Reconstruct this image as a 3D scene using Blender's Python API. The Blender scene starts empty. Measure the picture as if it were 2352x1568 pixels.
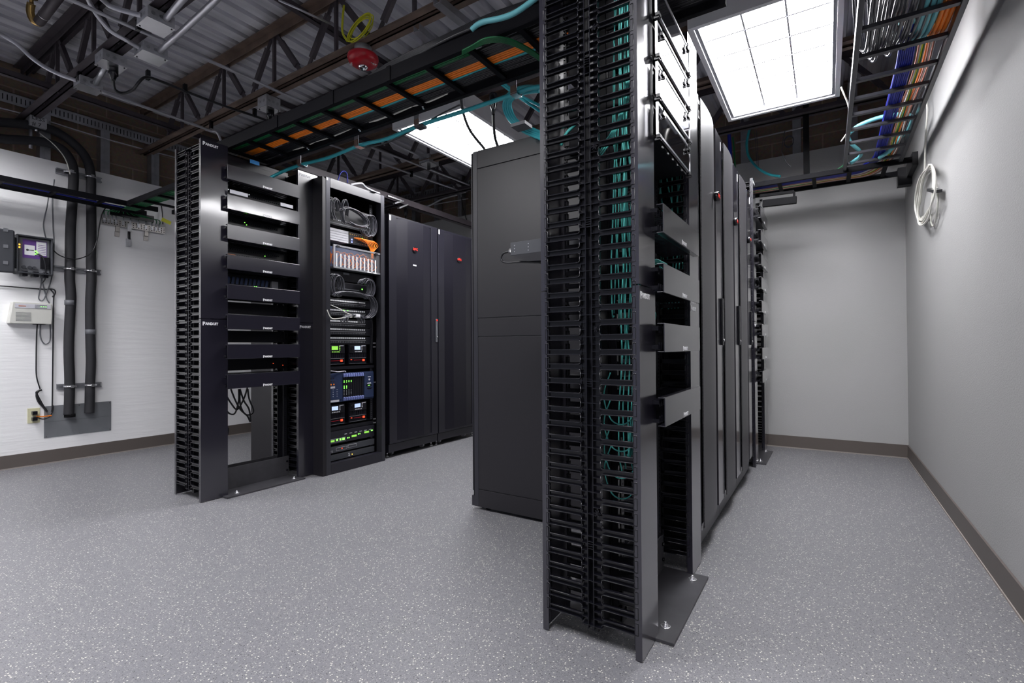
import bpy, math, random
from mathutils import Vector, Matrix
random.seed(7)
S = bpy.context.scene
COL = S.collection
PI = math.pi

# ------------------------------------------------------------------ camera
FPX = 1133.2
YAW, PIT, ROL = (math.radians(a) for a in (32.566, 0.583, -0.356))
_F = Vector((math.cos(YAW)*math.cos(PIT), math.sin(YAW)*math.cos(PIT), math.sin(PIT)))
_R0 = Vector((math.sin(YAW), -math.cos(YAW), 0))
_U0 = _R0.cross(_F)
_R = math.cos(ROL)*_R0 + math.sin(ROL)*_U0
_U = -math.sin(ROL)*_R0 + math.cos(ROL)*_U0
CAM = Vector((0, 0, 0.9))
cd = bpy.data.cameras.new('camera'); cam = bpy.data.objects.new('camera', cd); COL.objects.link(cam)
cd.sensor_width = 36; cd.lens = FPX/2352*36; cd.clip_start = 0.02; cd.clip_end = 60
m3 = Matrix((_R, _U, -_F)).transposed()
cam.matrix_world = Matrix.Translation(CAM) @ m3.to_4x4()
S.camera = cam

def at(px, py, ax, v):
    """measured point of the photograph put on a real plane of the room (axis ax at value v)"""
    r = _F + (px-1176)/FPX*_R - (py-784)/FPX*_U
    return CAM + r*((v-CAM[ax])/r[ax])

# ------------------------------------------------------------------ materials
MATS = {}
def nodes(name):
    m = bpy.data.materials.new(name); m.use_nodes = True
    nt = m.node_tree; b = nt.nodes['Principled BSDF']
    return m, nt, b
def mat(name, col, rough=.5, metal=0., spec=.5, var=.12, scale=30., bump=0., emit=None, es=0., coat=0., alpha=1., trans=0., stretch=None):
    if name in MATS: return MATS[name]
    m, nt, b = nodes(name)
    N = nt.nodes; L = nt.links
    tc = N.new('ShaderNodeTexCoord'); no = N.new('ShaderNodeTexNoise')
    no.inputs['Scale'].default_value = scale; no.inputs['Detail'].default_value = 4
    if stretch:
        mp = N.new('ShaderNodeMapping'); mp.inputs['Scale'].default_value = stretch
        L.new(tc.outputs['Object'], mp.inputs['Vector']); L.new(mp.outputs['Vector'], no.inputs['Vector'])
    else: L.new(tc.outputs['Object'], no.inputs['Vector'])
    mx = N.new('ShaderNodeMix'); mx.data_type = 'RGBA'
    c = Vector(col[:3])
    mx.inputs['A'].default_value = (*(c*(1-var)), 1); mx.inputs['B'].default_value = (*(c*(1+var)), 1)
    L.new(no.outputs['Fac'], mx.inputs['Factor']); L.new(mx.outputs['Result'], b.inputs['Base Color'])
    b.inputs['Roughness'].default_value = rough; b.inputs['Metallic'].default_value = metal
    b.inputs['Specular IOR Level'].default_value = spec
    if coat: b.inputs['Coat Weight'].default_value = coat; b.inputs['Coat Roughness'].default_value = .1
    if trans: b.inputs['Transmission Weight'].default_value = trans
    if alpha < 1: b.inputs['Alpha'].default_value = alpha
    if bump:
        bp = N.new('ShaderNodeBump'); bp.inputs['Strength'].default_value = bump; bp.inputs['Distance'].default_value = .004
        L.new(no.outputs['Fac'], bp.inputs['Height']); L.new(bp.outputs['Normal'], b.inputs['Normal'])
    if emit:
        b.inputs['Emission Color'].default_value = (*emit, 1); b.inputs['Emission Strength'].default_value = es
    MATS[name] = m
    return m

M = {}
M['cover'] = mat('powder_coated_cover', (.010,.009,.017), .28, 0, 1.0, .12, 12, stretch=(1,1,.15), coat=1.)
M['black'] = mat('black_powder_coat', (.006,.006,.009), .38, 0, .5, .15, 20)
M['plastic'] = mat('black_glossy_plastic', (.005,.005,.008), .22, 0, .6, .1, 20)
M['void'] = mat('black_matt_interior', (.004,.004,.005), .8, 0, .2, .1)
M['steel'] = mat('galvanised_steel', (.42,.43,.46), .38, .85, .5, .35, 14)
M['zinc'] = mat('zinc_plated_box', (.52,.53,.56), .42, .6, .5, .3, 40)
M['bright'] = mat('bright_zinc', (.75,.75,.78), .25, .9, .5, .1)
M['conduit'] = mat('conduit_steel', (.48,.48,.52), .33, .6, .5, .2, 12)
M['joist'] = mat('dark_primed_steel', (.062,.052,.060), .5, .1, .4, .5, 9)
M['rusty'] = mat('rusty_primed_steel', (.17,.12,.095), .6, .1, .35, .7, 7)
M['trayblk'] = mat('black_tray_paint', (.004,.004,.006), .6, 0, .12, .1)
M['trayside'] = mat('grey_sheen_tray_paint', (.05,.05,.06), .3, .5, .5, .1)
M['cab'] = mat('cabinet_charcoal', (.010,.0095,.016), .35, 0, .7, .1, 14)
M['cabside'] = mat('cabinet_side_panel', (.0095,.0085,.0115), .42, 0, .5, .1, 6)
M['white'] = mat('white_print', (.8,.8,.82), .5, 0, .5, .03)
M['label'] = mat('pale_label', (.55,.55,.6), .5, 0, .5, .1)
M['red'] = mat('glowing_red_badge', (.6,.03,.02), .35, 0, .5, .1, emit=(.8,.03,.02), es=.15)  # slight emission added, though the badge is no lamp
M['redlamp'] = mat('fire_red_plastic', (.55,.008,.022), .35, 0, .5, .1, coat=.2)
M['teal'] = mat('aqua_cable_jacket', (.035,.40,.46), .42, 0, .5, .1)
M['teal2'] = mat('pale_aqua_cable_jacket', (.14,.45,.50), .42, 0, .5, .1)
M['aqua'] = mat('aqua_fibre_jacket', (.09,.50,.46), .4, 0, .5, .1)
M['orange'] = mat('orange_cable_jacket', (.95,.24,.012), .45, 0, .5, .1)
M['green'] = mat('green_cable_jacket', (.006,.13,.04), .4, 0, .5, .25, 60)
M['blue'] = mat('blue_cable_jacket', (.01,.018,.30), .45, 0, .5, .2, 30)
M['yellow'] = mat('yellow_cable_jacket', (.62,.62,.015), .4, 0, .5, .1)
M['blackcable'] = mat('black_cable_jacket', (.014,.014,.017), .34, 0, .5, .1)
M['greycable'] = mat('grey_cable_jacket', (.055,.055,.068), .28, 0, .7, .1)
M['whitecable'] = mat('white_cable_jacket', (.72,.71,.66), .45, 0, .5, .06)
M['pink'] = mat('salmon_cable_jacket', (.5,.2,.14), .5, 0, .5, .1)
M['insul'] = mat('foam_pipe_insulation', (.03,.03,.034), .7, 0, .3, .3, 9)
M['brass'] = mat('brass', (.5,.33,.12), .3, .9, .5, .2)
M['ledg'] = mat('green_indicator', (.1,.8,.1), .4, emit=(.25,1,.1), es=.9)
M['ledw'] = mat('white_indicator', (.8,.8,.8), .4, emit=(.9,.95,1), es=.4)
M['ledr'] = mat('red_indicator', (.5,.02,.02), .4, emit=(1,.10,.03), es=.5)
M['ledb'] = mat('blue_indicator', (.1,.1,.8), .4, emit=(.2,.25,1), es=1.3)
M['leda'] = mat('amber_indicator', (.9,.4,.05), .4, emit=(1,.45,.05), es=1.3)
M['lcdg'] = mat('green_lcd', (.3,.7,.1), .4, emit=(.35,.9,.1), es=.22)
M['lcdw'] = mat('blue_white_lcd', (.5,.6,.9), .3, emit=(.55,.7,1), es=.3)
M['navy'] = mat('navy_chassis', (.022,.035,.085), .4, .1, .5, .15)
M['lav'] = mat('lavender_handle', (.16,.19,.42), .35, 0, .5, .1)
M['chrome'] = mat('chrome', (.8,.8,.82), .12, 1)
M['beige'] = mat('beige_box_plastic', (.60,.60,.56), .5, 0, .4, .04)
M['ivory'] = mat('ivory_outlet', (.62,.60,.40), .5, 0, .4, .04)
M['plate'] = mat('dull_zinc_plate', (.23,.24,.26), .5, .35, .5, .22, 6)
M['foot'] = mat('base_plate_black', (.045,.044,.050), .4, 0, .5, .45, 14)
M['porcelain'] = mat('painted_fixture_white', (.66,.66,.68), .4, .1, .5, .04)
M['copper'] = mat('copper_bus', (.42,.40,.38), .4, .6, .5, .3, 30)
M['boxgrey'] = mat('dark_grey_enclosure', (.045,.048,.056), .45, 0, .4, .1)
M['boxgrey2'] = mat('mid_grey_enclosure', (.14,.145,.16), .5, 0, .4, .1)
M['purple'] = mat('purple_print', (.12,.05,.24), .5, 0, .4, .1)
M['cyanlabel'] = mat('blue_label', (.05,.25,.6), .4, 0, .4, .2, 80)
M['acryl'] = mat('clear_acrylic', (.8,.8,.85), .05, 0, .5, 0, alpha=.05)
M['glossdoor'] = mat('smoked_mirror_door', (.10,.10,.12), .035, .8, 1, .03)
M['silver'] = mat('silver_edge', (.6,.6,.63), .28, .8, .5, .1)
M['pale'] = mat('pale_grey_panel', (.45,.45,.48), .4, .1, .5, .1)

def m_wall(name, col, bump, scale, rough=.6, st=None):
    m, nt, b = nodes(name); N = nt.nodes; L = nt.links
    tc = N.new('ShaderNodeTexCoord'); no = N.new('ShaderNodeTexNoise'); no.inputs['Scale'].default_value = scale; no.inputs['Detail'].default_value = 6
    mp = N.new('ShaderNodeMapping'); mp.inputs['Scale'].default_value = st or (1,1,1); L.new(tc.outputs['Object'], mp.inputs['Vector']); L.new(mp.outputs['Vector'], no.inputs['Vector'])
    n2 = N.new('ShaderNodeTexNoise'); n2.inputs['Scale'].default_value = 1.2; L.new(tc.outputs['Object'], n2.inputs['Vector'])
    mx = N.new('ShaderNodeMix'); mx.data_type = 'RGBA'; c = Vector(col)
    mx.inputs['A'].default_value = (*(c*.96), 1); mx.inputs['B'].default_value = (*(c*1.04), 1)
    L.new(n2.outputs['Fac'], mx.inputs['Factor']); L.new(mx.outputs['Result'], b.inputs['Base Color'])
    bp = N.new('ShaderNodeBump'); bp.inputs['Strength'].default_value = bump; bp.inputs['Distance'].default_value = .003
    L.new(no.outputs['Fac'], bp.inputs['Height']); L.new(bp.outputs['Normal'], b.inputs['Normal'])
    b.inputs['Roughness'].default_value = rough; b.inputs['Specular IOR Level'].default_value = .3
    return m
M['wall_r'] = m_wall('orange_peel_paint', (.42,.42,.42), .35, 160)
M['wall_f'] = m_wall('dim_grey_paint', (.10,.10,.11), .3, 120)
M['wall_l'] = m_wall('white_rough_plywood_paint', (.90,.90,.91), 1.0, 3.2, st=(1,1,9))
# rough horizontal scratches on the white painted wall
def m_block():
    m, nt, b = nodes('brown_concrete_block'); N = nt.nodes; L = nt.links
    tc = N.new('ShaderNodeTexCoord'); sp = N.new('ShaderNodeSeparateXYZ'); L.new(tc.outputs['Object'], sp.inputs[0])
    ad = N.new('ShaderNodeMath'); ad.operation = 'ADD'; L.new(sp.outputs['X'], ad.inputs[0]); L.new(sp.outputs['Y'], ad.inputs[1])
    cb = N.new('ShaderNodeCombineXYZ'); L.new(ad.outputs[0], cb.inputs['X']); L.new(sp.outputs['Z'], cb.inputs['Y'])
    br = N.new('ShaderNodeTexBrick'); br.inputs['Scale'].default_value = 1; br.inputs['Brick Width'].default_value = .39
    br.inputs['Row Height'].default_value = .195; br.inputs['Mortar Size'].default_value = .006
    br.inputs['Color1'].default_value = (.30,.22,.165,1); br.inputs['Color2'].default_value = (.26,.195,.145,1); br.inputs['Mortar'].default_value = (.42,.33,.26,1)
    L.new(cb.outputs[0], br.inputs['Vector'])
    no = N.new('ShaderNodeTexNoise'); no.inputs['Scale'].default_value = 40; L.new(tc.outputs['Object'], no.inputs['Vector'])
    mx = N.new('ShaderNodeMix'); mx.data_type = 'RGBA'; mx.blend_type = 'MULTIPLY'; mx.inputs['Factor'].default_value = .5
    L.new(br.outputs['Color'], mx.inputs['A']); L.new(no.outputs['Color'], mx.inputs['B']); L.new(mx.outputs['Result'], b.inputs['Base Color'])
    b.inputs['Roughness'].default_value = .9
    return m
M['block'] = m_block()
def m_floor():
    m, nt, b = nodes('speckled_grey_epoxy_floor'); N = nt.nodes; L = nt.links
    tc = N.new('ShaderNodeTexCoord')
    col = None
    no = N.new('ShaderNodeTexNoise'); no.inputs['Scale'].default_value = .8; L.new(tc.outputs['Object'], no.inputs['Vector'])
    base = N.new('ShaderNodeMix'); base.data_type = 'RGBA'
    base.inputs['A'].default_value = (.165,.165,.180,1); base.inputs['B'].default_value = (.188,.188,.204,1)
    L.new(no.outputs['Fac'], base.inputs['Factor']); cur = base.outputs['Result']
    for sc, thr, prob, c in ((240, .33, .50, (.10,.097,.107,1)), (190, .36, .50, (.27,.265,.265,1)), (140, .31, .76, (.60,.58,.53,1)), (165, .27, .82, (.04,.04,.048,1))):
        mp = N.new('ShaderNodeMapping'); mp.inputs['Location'].default_value = (sc*.37, sc*.11, 0); L.new(tc.outputs['Object'], mp.inputs['Vector'])
        vo = N.new('ShaderNodeTexVoronoi'); vo.inputs['Scale'].default_value = sc; vo.feature = 'F1'; L.new(mp.outputs['Vector'], vo.inputs['Vector'])
        a = N.new('ShaderNodeMath'); a.operation = 'LESS_THAN'; a.inputs[1].default_value = thr; L.new(vo.outputs['Distance'], a.inputs[0])
        sp = N.new('ShaderNodeSeparateColor'); L.new(vo.outputs['Color'], sp.inputs[0])
        g = N.new('ShaderNodeMath'); g.operation = 'GREATER_THAN'; g.inputs[1].default_value = prob; L.new(sp.outputs[0], g.inputs[0])
        mu = N.new('ShaderNodeMath'); mu.operation = 'MULTIPLY'; L.new(a.outputs[0], mu.inputs[0]); L.new(g.outputs[0], mu.inputs[1])
        mx = N.new('ShaderNodeMix'); mx.data_type = 'RGBA'; L.new(mu.outputs[0], mx.inputs['Factor']); L.new(cur, mx.inputs['A']); mx.inputs['B'].default_value = c
        cur = mx.outputs['Result']
    L.new(cur, b.inputs['Base Color'])
    n2 = N.new('ShaderNodeTexNoise'); n2.inputs['Scale'].default_value = 60; L.new(tc.outputs['Object'], n2.inputs['Vector'])
    bp = N.new('ShaderNodeBump'); bp.inputs['Strength'].default_value = .15; bp.inputs['Distance'].default_value = .002
    L.new(n2.outputs['Fac'], bp.inputs['Height']); L.new(bp.outputs['Normal'], b.inputs['Normal'])
    b.inputs['Roughness'].default_value = .42; b.inputs['Specular IOR Level'].default_value = .4
    return m
M['floor'] = m_floor()
M['base'] = mat('taupe_vinyl_base', (.120,.102,.094), .45, 0, .4, .06, 4)
M['baseline'] = mat('pale_caulk_line', (.32,.29,.27), .6, 0, .3, .06)
def m_deck():
    m, nt, b = nodes('galvanised_roof_deck'); N = nt.nodes; L = nt.links
    tc = N.new('ShaderNodeTexCoord')
    mp = N.new('ShaderNodeMapping'); mp.inputs['Scale'].default_value = (1.2, 9, 1); L.new(tc.outputs['Object'], mp.inputs['Vector'])
    no = N.new('ShaderNodeTexNoise'); no.inputs['Scale'].default_value = 1.5; no.inputs['Detail'].default_value = 5; L.new(mp.outputs['Vector'], no.inputs['Vector'])
    cr = N.new('ShaderNodeValToRGB'); cr.color_ramp.elements[0].position = .3; cr.color_ramp.elements[1].position = .75
    cr.color_ramp.elements[0].color = (.52,.52,.57,1); cr.color_ramp.elements[1].color = (.84,.84,.90,1)
    L.new(no.outputs['Fac'], cr.inputs[0])
    # rust-brown scorch marks where the deck is welded to the joists
    n2 = N.new('ShaderNodeTexNoise'); n2.inputs['Scale'].default_value = 6; L.new(tc.outputs['Object'], n2.inputs['Vector'])
    sp = N.new('ShaderNodeSeparateXYZ'); L.new(tc.outputs['Object'], sp.inputs[0])
    a = N.new('ShaderNodeMath'); a.operation = 'MULTIPLY_ADD'; a.inputs[1].default_value = 1/.79; a.inputs[2].default_value = -.4/.79 + .5 + 20; L.new(sp.outputs['X'], a.inputs[0])
    fr = N.new('ShaderNodeMath'); fr.operation = 'FRACT'; L.new(a.outputs[0], fr.inputs[0])
    sb = N.new('ShaderNodeMath'); sb.operation = 'SUBTRACT'; sb.inputs[1].default_value = .5; L.new(fr.outputs[0], sb.inputs[0])
    ab = N.new('ShaderNodeMath'); ab.operation = 'ABSOLUTE'; L.new(sb.outputs[0], ab.inputs[0])
    ls = N.new('ShaderNodeMapRange'); ls.inputs['From Min'].default_value = .06; ls.inputs['From Max'].default_value = .16; ls.inputs['To Min'].default_value = 1; ls.inputs['To Max'].default_value = 0
    L.new(ab.outputs[0], ls.inputs['Value'])
    mu = N.new('ShaderNodeMath'); mu.operation = 'MULTIPLY'; L.new(ls.outputs[0], mu.inputs[0]); L.new(n2.outputs['Fac'], mu.inputs[1])
    mx = N.new('ShaderNodeMix'); mx.data_type = 'RGBA'; L.new(mu.outputs[0], mx.inputs['Factor']); L.new(cr.outputs[0], mx.inputs['A']); mx.inputs['B'].default_value = (.09,.065,.03,1)
    L.new(mx.outputs['Result'], b.inputs['Base Color'])
    b.inputs['Metallic'].default_value = .15; b.inputs['Roughness'].default_value = .2
    return m
M['deck'] = m_deck()
def m_perf(name, pitch, base, hole):
    m, nt, b = nodes(name); N = nt.nodes; L = nt.links
    tc = N.new('ShaderNodeTexCoord'); sp = N.new('ShaderNodeSeparateXYZ'); L.new(tc.outputs['Object'], sp.inputs[0])
    def sn(sock, k, ph=0):
        a = N.new('ShaderNodeMath'); a.operation = 'MULTIPLY_ADD'; a.inputs[1].default_value = k; a.inputs[2].default_value = ph; L.new(sock, a.inputs[0])
        s = N.new('ShaderNodeMath'); s.operation = 'SINE'; L.new(a.outputs[0], s.inputs[0]); return s.outputs[0]
    k = 2*PI/pitch
    # staggered round holes
    def add(p, q, op='ADD'):
        a = N.new('ShaderNodeMath'); a.operation = op; L.new(p, a.inputs[0])
        if q is not None: L.new(q, a.inputs[1])
        return a.outputs[0]
    xs, zs = sp.outputs['X'], sp.outputs['Z']
    d = add(xs, zs); e = add(xs, zs, 'SUBTRACT')
    v = add(sn(d, k), sn(e, k))
    g = N.new('ShaderNodeMath'); g.operation = 'GREATER_THAN'; g.inputs[1].default_value = .75; L.new(v, g.inputs[0])
    mx = N.new('ShaderNodeMix'); mx.data_type = 'RGBA'; mx.inputs['A'].default_value = (*base, 1); mx.inputs['B'].default_value = (*hole, 1)
    L.new(g.outputs[0], mx.inputs['Factor']); L.new(mx.outputs['Result'], b.inputs['Base Color'])
    b.inputs['Roughness'].default_value = .42; b.inputs['Metallic'].default_value = .2
    return m
M['perf'] = m_perf('perforated_door_mesh', .0062, (.095,.092,.102), (.004,.004,.005))
M['perf2'] = m_perf('fine_perforated_door_mesh', .007, (.011,.010,.018), (.004,.004,.006))
def m_lamp():
    m = bpy.data.materials.new('lit_diffuser'); m.use_nodes = True; nt = m.node_tree; N = nt.nodes; L = nt.links
    N.remove(N['Principled BSDF']); e = N.new('ShaderNodeEmission'); e.inputs['Color'].default_value = (.985,.975,1,1)
    e.inputs['Strength'].default_value = 16
    L.new(e.outputs[0], N['Material Output'].inputs[0]); return m
M['lamp'] = m_lamp()

# ------------------------------------------------------------------ mesh builder
class MB:
    def __init__(s): s.v = []; s.f = []; s.sm = []
    def box(s, x0, x1, y0, y1, z0, z1):
        n = len(s.v)
        for x in (x0, x1):
            for y in (y0, y1):
                for z in (z0, z1): s.v.append((x, y, z))
        for q in ((0,1,3,2),(4,6,7,5),(0,4,5,1),(2,3,7,6),(0,2,6,4),(1,5,7,3)):
            s.f.append([n+i for i in q]); s.sm.append(False)
        return s
    def obox(s, a, b, w, h, up=(0,0,1)):
        """box beam from a to b, width w (sideways) and height h (along up)"""
        a, b = Vector(a), Vector(b); d = (b-a).normalized(); u = Vector(up)
        sd = d.cross(u)
        if sd.length < 1e-4: sd = d.cross(Vector((1,0,0)))
        sd.normalize(); u = sd.cross(d).normalized()
        n = len(s.v)
        for p in (a, b):
            for i, j in ((-1,-1),(1,-1),(1,1),(-1,1)): s.v.append(tuple(p + sd*(w/2*i) + u*(h/2*j)))
        for q in ((3,2,1,0),(4,5,6,7),(0,1,5,4),(1,2,6,5),(2,3,7,6),(3,0,4,7)): s.f.append([n+i for i in q]); s.sm.append(False)
        return s
    def prism(s, pts, ax, a, b):
        """polygon pts (2D) extruded along axis ax from a to b"""
        n = len(s.v); k = len(pts)
        for t in (a, b):
            for p in pts:
                q = [p[0], p[1]]; q.insert(ax, t); s.v.append(tuple(q))
        s.f.append([n+i for i in range(k)][::-1]); s.f.append([n+k+i for i in range(k)]); s.sm += [False, False]
        for i in range(k):
            j = (i+1) % k; s.f.append([n+i, n+j, n+k+j, n+k+i]); s.sm.append(False)
        return s
    def tube(s, pts, r, sides=8, n=6, smooth=True, closed=False):
        P = [Vector(p) for p in pts]
        if smooth and len(P) > 2:
            Q = []
            m = len(P)
            rng = range(m) if closed else range(m-1)
            for i in rng:
                g = lambda k: P[k % m] if closed else P[min(max(k, 0), m-1)]
                p0, p1, p2, p3 = g(i-1), g(i), g(i+1), g(i+2)
                for k in range(n):
                    t = k/n
                    Q.append(.5*((2*p1)+(p2-p0)*t+(2*p0-5*p1+4*p2-p3)*t*t+(3*p1-p0-3*p2+p3)*t**3))
            if not closed: Q.append(P[-1])
            P = Q
        b0 = len(s.v); up = Vector((0,0,1)); m = len(P); rr = r if hasattr(r, '__len__') else None
        prev = None
        for i, p in enumerate(P):
            d = (P[(i+1) % m] if (closed or i < m-1) else p) - (P[i-1] if (closed or i > 0) else p)
            if d.length < 1e-9: d = Vector((0,0,1))
            d.normalize()
            if prev is None:
                a = d.cross(up)
                if a.length < .05: a = d.cross(Vector((1,0,0)))
            else:
                a = prev - d*prev.dot(d)
                if a.length < 1e-4: a = d.cross(up)
            a.normalize(); prev = a; c = d.cross(a)
            ra = rr[int(i*(len(rr)-1)/max(1, m-1))] if rr else r
            for k in range(sides):
                t = 2*PI*k/sides; s.v.append(tuple(p + a*(ra*math.cos(t)) + c*(ra*math.sin(t))))
        for i in range(m if closed else m-1):
            for k in range(sides):
                k2 = (k+1) % sides; i2 = (i+1) % m
                s.f.append([b0+i*sides+k, b0+i2*sides+k, b0+i2*sides+k2, b0+i*sides+k2]); s.sm.append(True)
        if not closed:
            s.f.append([b0+k for k in range(sides)]); s.f.append([b0+(m-1)*sides+k for k in range(sides)][::-1]); s.sm += [False, False]
        return s
    def cyl(s, a, b, r, sides=16): return s.tube([a, b], r, sides, smooth=False)
    def lathe(s, prof, c, sides=24, ax=2):
        """prof = [(radius, height)...] about axis through c"""
        n = len(s.v); k = len(prof)
        for r, h in prof:
            for i in range(sides):
                t = 2*PI*i/sides; q = [r*math.cos(t), r*math.sin(t)]; q.insert(ax, h)
                s.v.append((q[0]+c[0], q[1]+c[1], q[2]+c[2]))
        for j in range(k-1):
            for i in range(sides):
                i2 = (i+1) % sides; s.f.append([n+j*sides+i, n+j*sides+i2, n+(j+1)*sides+i2, n+(j+1)*sides+i]); s.sm.append(True)
        s.f.append([n+i for i in range(sides)][::-1]); s.f.append([n+(k-1)*sides+i for i in range(sides)]); s.sm += [False, False]
        return s
    def mesh(s, name, m, off=None):
        me = bpy.data.meshes.new(name)
        v = s.v if off is None else [(a-off[0], b-off[1], c-off[2]) for a, b, c in s.v]
        me.from_pydata(v, [], s.f); me.polygons.foreach_set('use_smooth', s.sm); me.materials.append(m); me.update()
        return me
    def build(s, name, m, parent=None, bevel=0., off=None):
        """one mesh object; under a parent whose origin is off the vertices are given in world space"""
        if parent is not None and off is None: off = parent.get('_o')
        me = s.mesh(name, m, off); o = bpy.data.objects.new(name, me); COL.objects.link(o)
        if parent is not None:
            o.parent = parent
            if off is not None: o['_o'] = list(off)
        if bevel:
            b = o.modifiers.new('bevel', 'BEVEL'); b.width = bevel; b.segments = 2; b.limit_method = 'ANGLE'; b.angle_limit = .7
        return o
    def thing(s, name, m, label, cat, group=None, bevel=0., kind=None):
        xs = [p[0] for p in s.v]; ys = [p[1] for p in s.v]; zs = [p[2] for p in s.v]
        c = ((min(xs)+max(xs))/2, (min(ys)+max(ys))/2, min(zs))
        o = s.build(name, m, None, bevel, c); o.location = c; o['_o'] = list(c)
        tag(o, label, cat, group, kind); return o

def tag(o, label=None, cat=None, group=None, kind=None):
    if label: o['label'] = label
    if cat: o['category'] = cat
    if group: o['group'] = group
    if kind: o['kind'] = kind
    return o
def thing(name, loc, label, cat, group=None):
    """Empty at the base of a thing; its parts are given in world space"""
    o = bpy.data.objects.new(name, None); COL.objects.link(o); o.location = loc; o.empty_display_size = .05
    o['_o'] = list(loc); return tag(o, label, cat, group)
def children(o): return [c for c in bpy.data.objects if c.parent == o]
def copy_tree(o, loc=None, label=None, group=None, kids=None):
    kids = kids or kidmap()
    c = o.copy(); COL.objects.link(c)
    if loc is not None: c.location = loc
    if label: c['label'] = label
    if group: c['group'] = group
    def rec(src, dst):
        for ch in kids.get(src.name, []):
            d = ch.copy(); COL.objects.link(d); d.parent = dst; rec(ch, d)
    rec(o, c); return c
def kidmap():
    k = {}
    for o in bpy.data.objects:
        if o.parent: k.setdefault(o.parent.name, []).append(o)
    return k
def struct(mb, name, m, bevel=0.):
    o = mb.build(name, m, None, bevel); o['kind'] = 'structure'; return o
FONT = {}
def text(s, size, m, parent, loc, face='-y', bold=0., name='lettering', off=None, ext=.0004, sx=1., align='CENTER'):
    key = (s, size, bold, ext, align)
    if key not in FONT and s == 'PANDUIT':
        a_ = text('P', size*1.42, m, None, (0,0,0), '0', bold, ext=ext, align='LEFT'); b_ = text('ANDUIT', size*.98, m, None, (0,0,0), '0', bold, ext=ext, align='LEFT')
        ma, mb_ = a_.data, b_.data; mb_.transform(Matrix.Translation((size*.80, -size*.0, 0)) @ Matrix.Scale(.92, 4, (1,0,0)))
        import bmesh
        bm = bmesh.new(); bm.from_mesh(ma); bm.from_mesh(mb_); bmesh.ops.translate(bm, vec=(-size*2.3, 0, 0), verts=bm.verts); me = bpy.data.meshes.new('lettering'); bm.to_mesh(me); bm.free()
        bpy.data.objects.remove(a_); bpy.data.objects.remove(b_); FONT[key] = me
    if key not in FONT:
        c = bpy.data.curves.new('lettering', 'FONT'); c.body = s; c.size = size; c.extrude = ext; c.offset = bold
        c.align_x = align; c.align_y = 'CENTER'; c.resolution_u = 2
        t = bpy.data.objects.new('t', c); COL.objects.link(t)
        dg = bpy.context.evaluated_depsgraph_get(); me = bpy.data.meshes.new_from_object(t.evaluated_get(dg))
        bpy.data.objects.remove(t); bpy.data.curves.remove(c); FONT[key] = me
    me = FONT[key].copy(); me.materials.clear(); me.materials.append(m)
    R = {'m': None, '-y': Matrix(((1,0,0),(0,0,-1),(0,1,0))), '-x': Matrix(((0,0,-1),(-1,0,0),(0,1,0))), '-z': Matrix(((1,0,0),(0,-1,0),(0,0,-1))),
         '-zr': Matrix(((0,-1,0),(-1,0,0),(0,0,-1))), '+z': Matrix(((0,-1,0),(1,0,0),(0,0,1))), '0': Matrix.Identity(3)}
    R = (face if isinstance(face, Matrix) else R[face]).to_4x4()
    me.transform(R @ Matrix.Scale(sx, 4, (1,0,0)))
    o = bpy.data.objects.new(name, me); COL.objects.link(o)
    if parent is not None:
        o.parent = parent
        pf = off if off is not None else parent.get('_o')
        o.location = Vector(loc) - (Vector(pf) if pf is not None else Vector((0,0,0)))
    else: o.location = loc
    return o
def cable(name, label, pts, r, m, group=None, sides=6, n=6, cat='cable'):
    return MB().tube(pts, r, sides, n).thing(name, M[m], label, cat, group)

# ------------------------------------------------------------------ room shell
BW, RW, LW, FW = 4.956, -.532, 5.2, -1.7
DECK = 3.1
struct(MB().box(FW-.15, BW+.3, RW-.15, LW+.3, -.1, 0), 'floor', M['floor'])
struct(MB().box(FW, BW+.2, RW-.12, RW, 0, DECK+.05), 'wall_right', M['wall_r'])
struct(MB().box(BW, BW+.1, RW, LW, 0, 2.57), 'wall_back', M['wall_r'])
struct(MB().box(BW+.1, BW+.2, RW, LW+.2, 0, DECK+.05), 'wall_back_upper', M['block'])
struct(MB().box(FW, BW, LW, LW+.1, 0, 2.405), 'wall_left', M['wall_l'])
struct(MB().box(FW, BW+.2, LW+.1, LW+.2, 0, DECK+.05), 'wall_left_upper', M['block'])
struct(MB().box(FW-.12, FW, RW-.12, LW+.2, 2.45, DECK+.05).box(FW-.12, FW, RW-.12, .3, 0, 2.45), 'wall_front', M['wall_f'])  # unseen wall; its opening and dark colour shape the light from behind
# corrugated deck: flutes run along x
prof = []
y = RW-.1; pitch = .124; h = .042
while y < LW+.25:
    prof += [(y, DECK), (y+.080, DECK), (y+.090, DECK+h), (y+.114, DECK+h)]; y += pitch
pr = prof + [(prof[-1][0], DECK+.08), (prof[0][0], DECK+.08)]
dk = MB(); n0 = len(prof)
for x in (FW-.1, BW+.25):
    for p in prof: dk.v.append((x, p[0], p[1]))
for i in range(n0-1): dk.f.append([i, i+1, n0+i+1, n0+i]); dk.sm.append(False)
dk.box(FW-.1, BW+.25, RW-.12, LW+.25, DECK+.06, DECK+.10)
struct(dk, 'ceiling', M['deck'])
def baseb(name, x0, x1, y0, y1):
    o = struct(MB().box(x0, x1, y0, y1, .006, .105), name, M['base'])
    k = MB().box(x0-.004 if x0 > 4 else x0, x1, y0-.004 if y0 > 4 else y0, y1+(.004 if y1 < 0 else 0), 0, .008).build('caulk_line', M['baseline'], o)
baseb('baseboard_right', FW, BW, RW, RW+.008)
baseb('baseboard_back', BW-.008, BW, RW+.008, LW-.008)
baseb('baseboard_left', FW, BW, LW-.008, LW)

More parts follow.
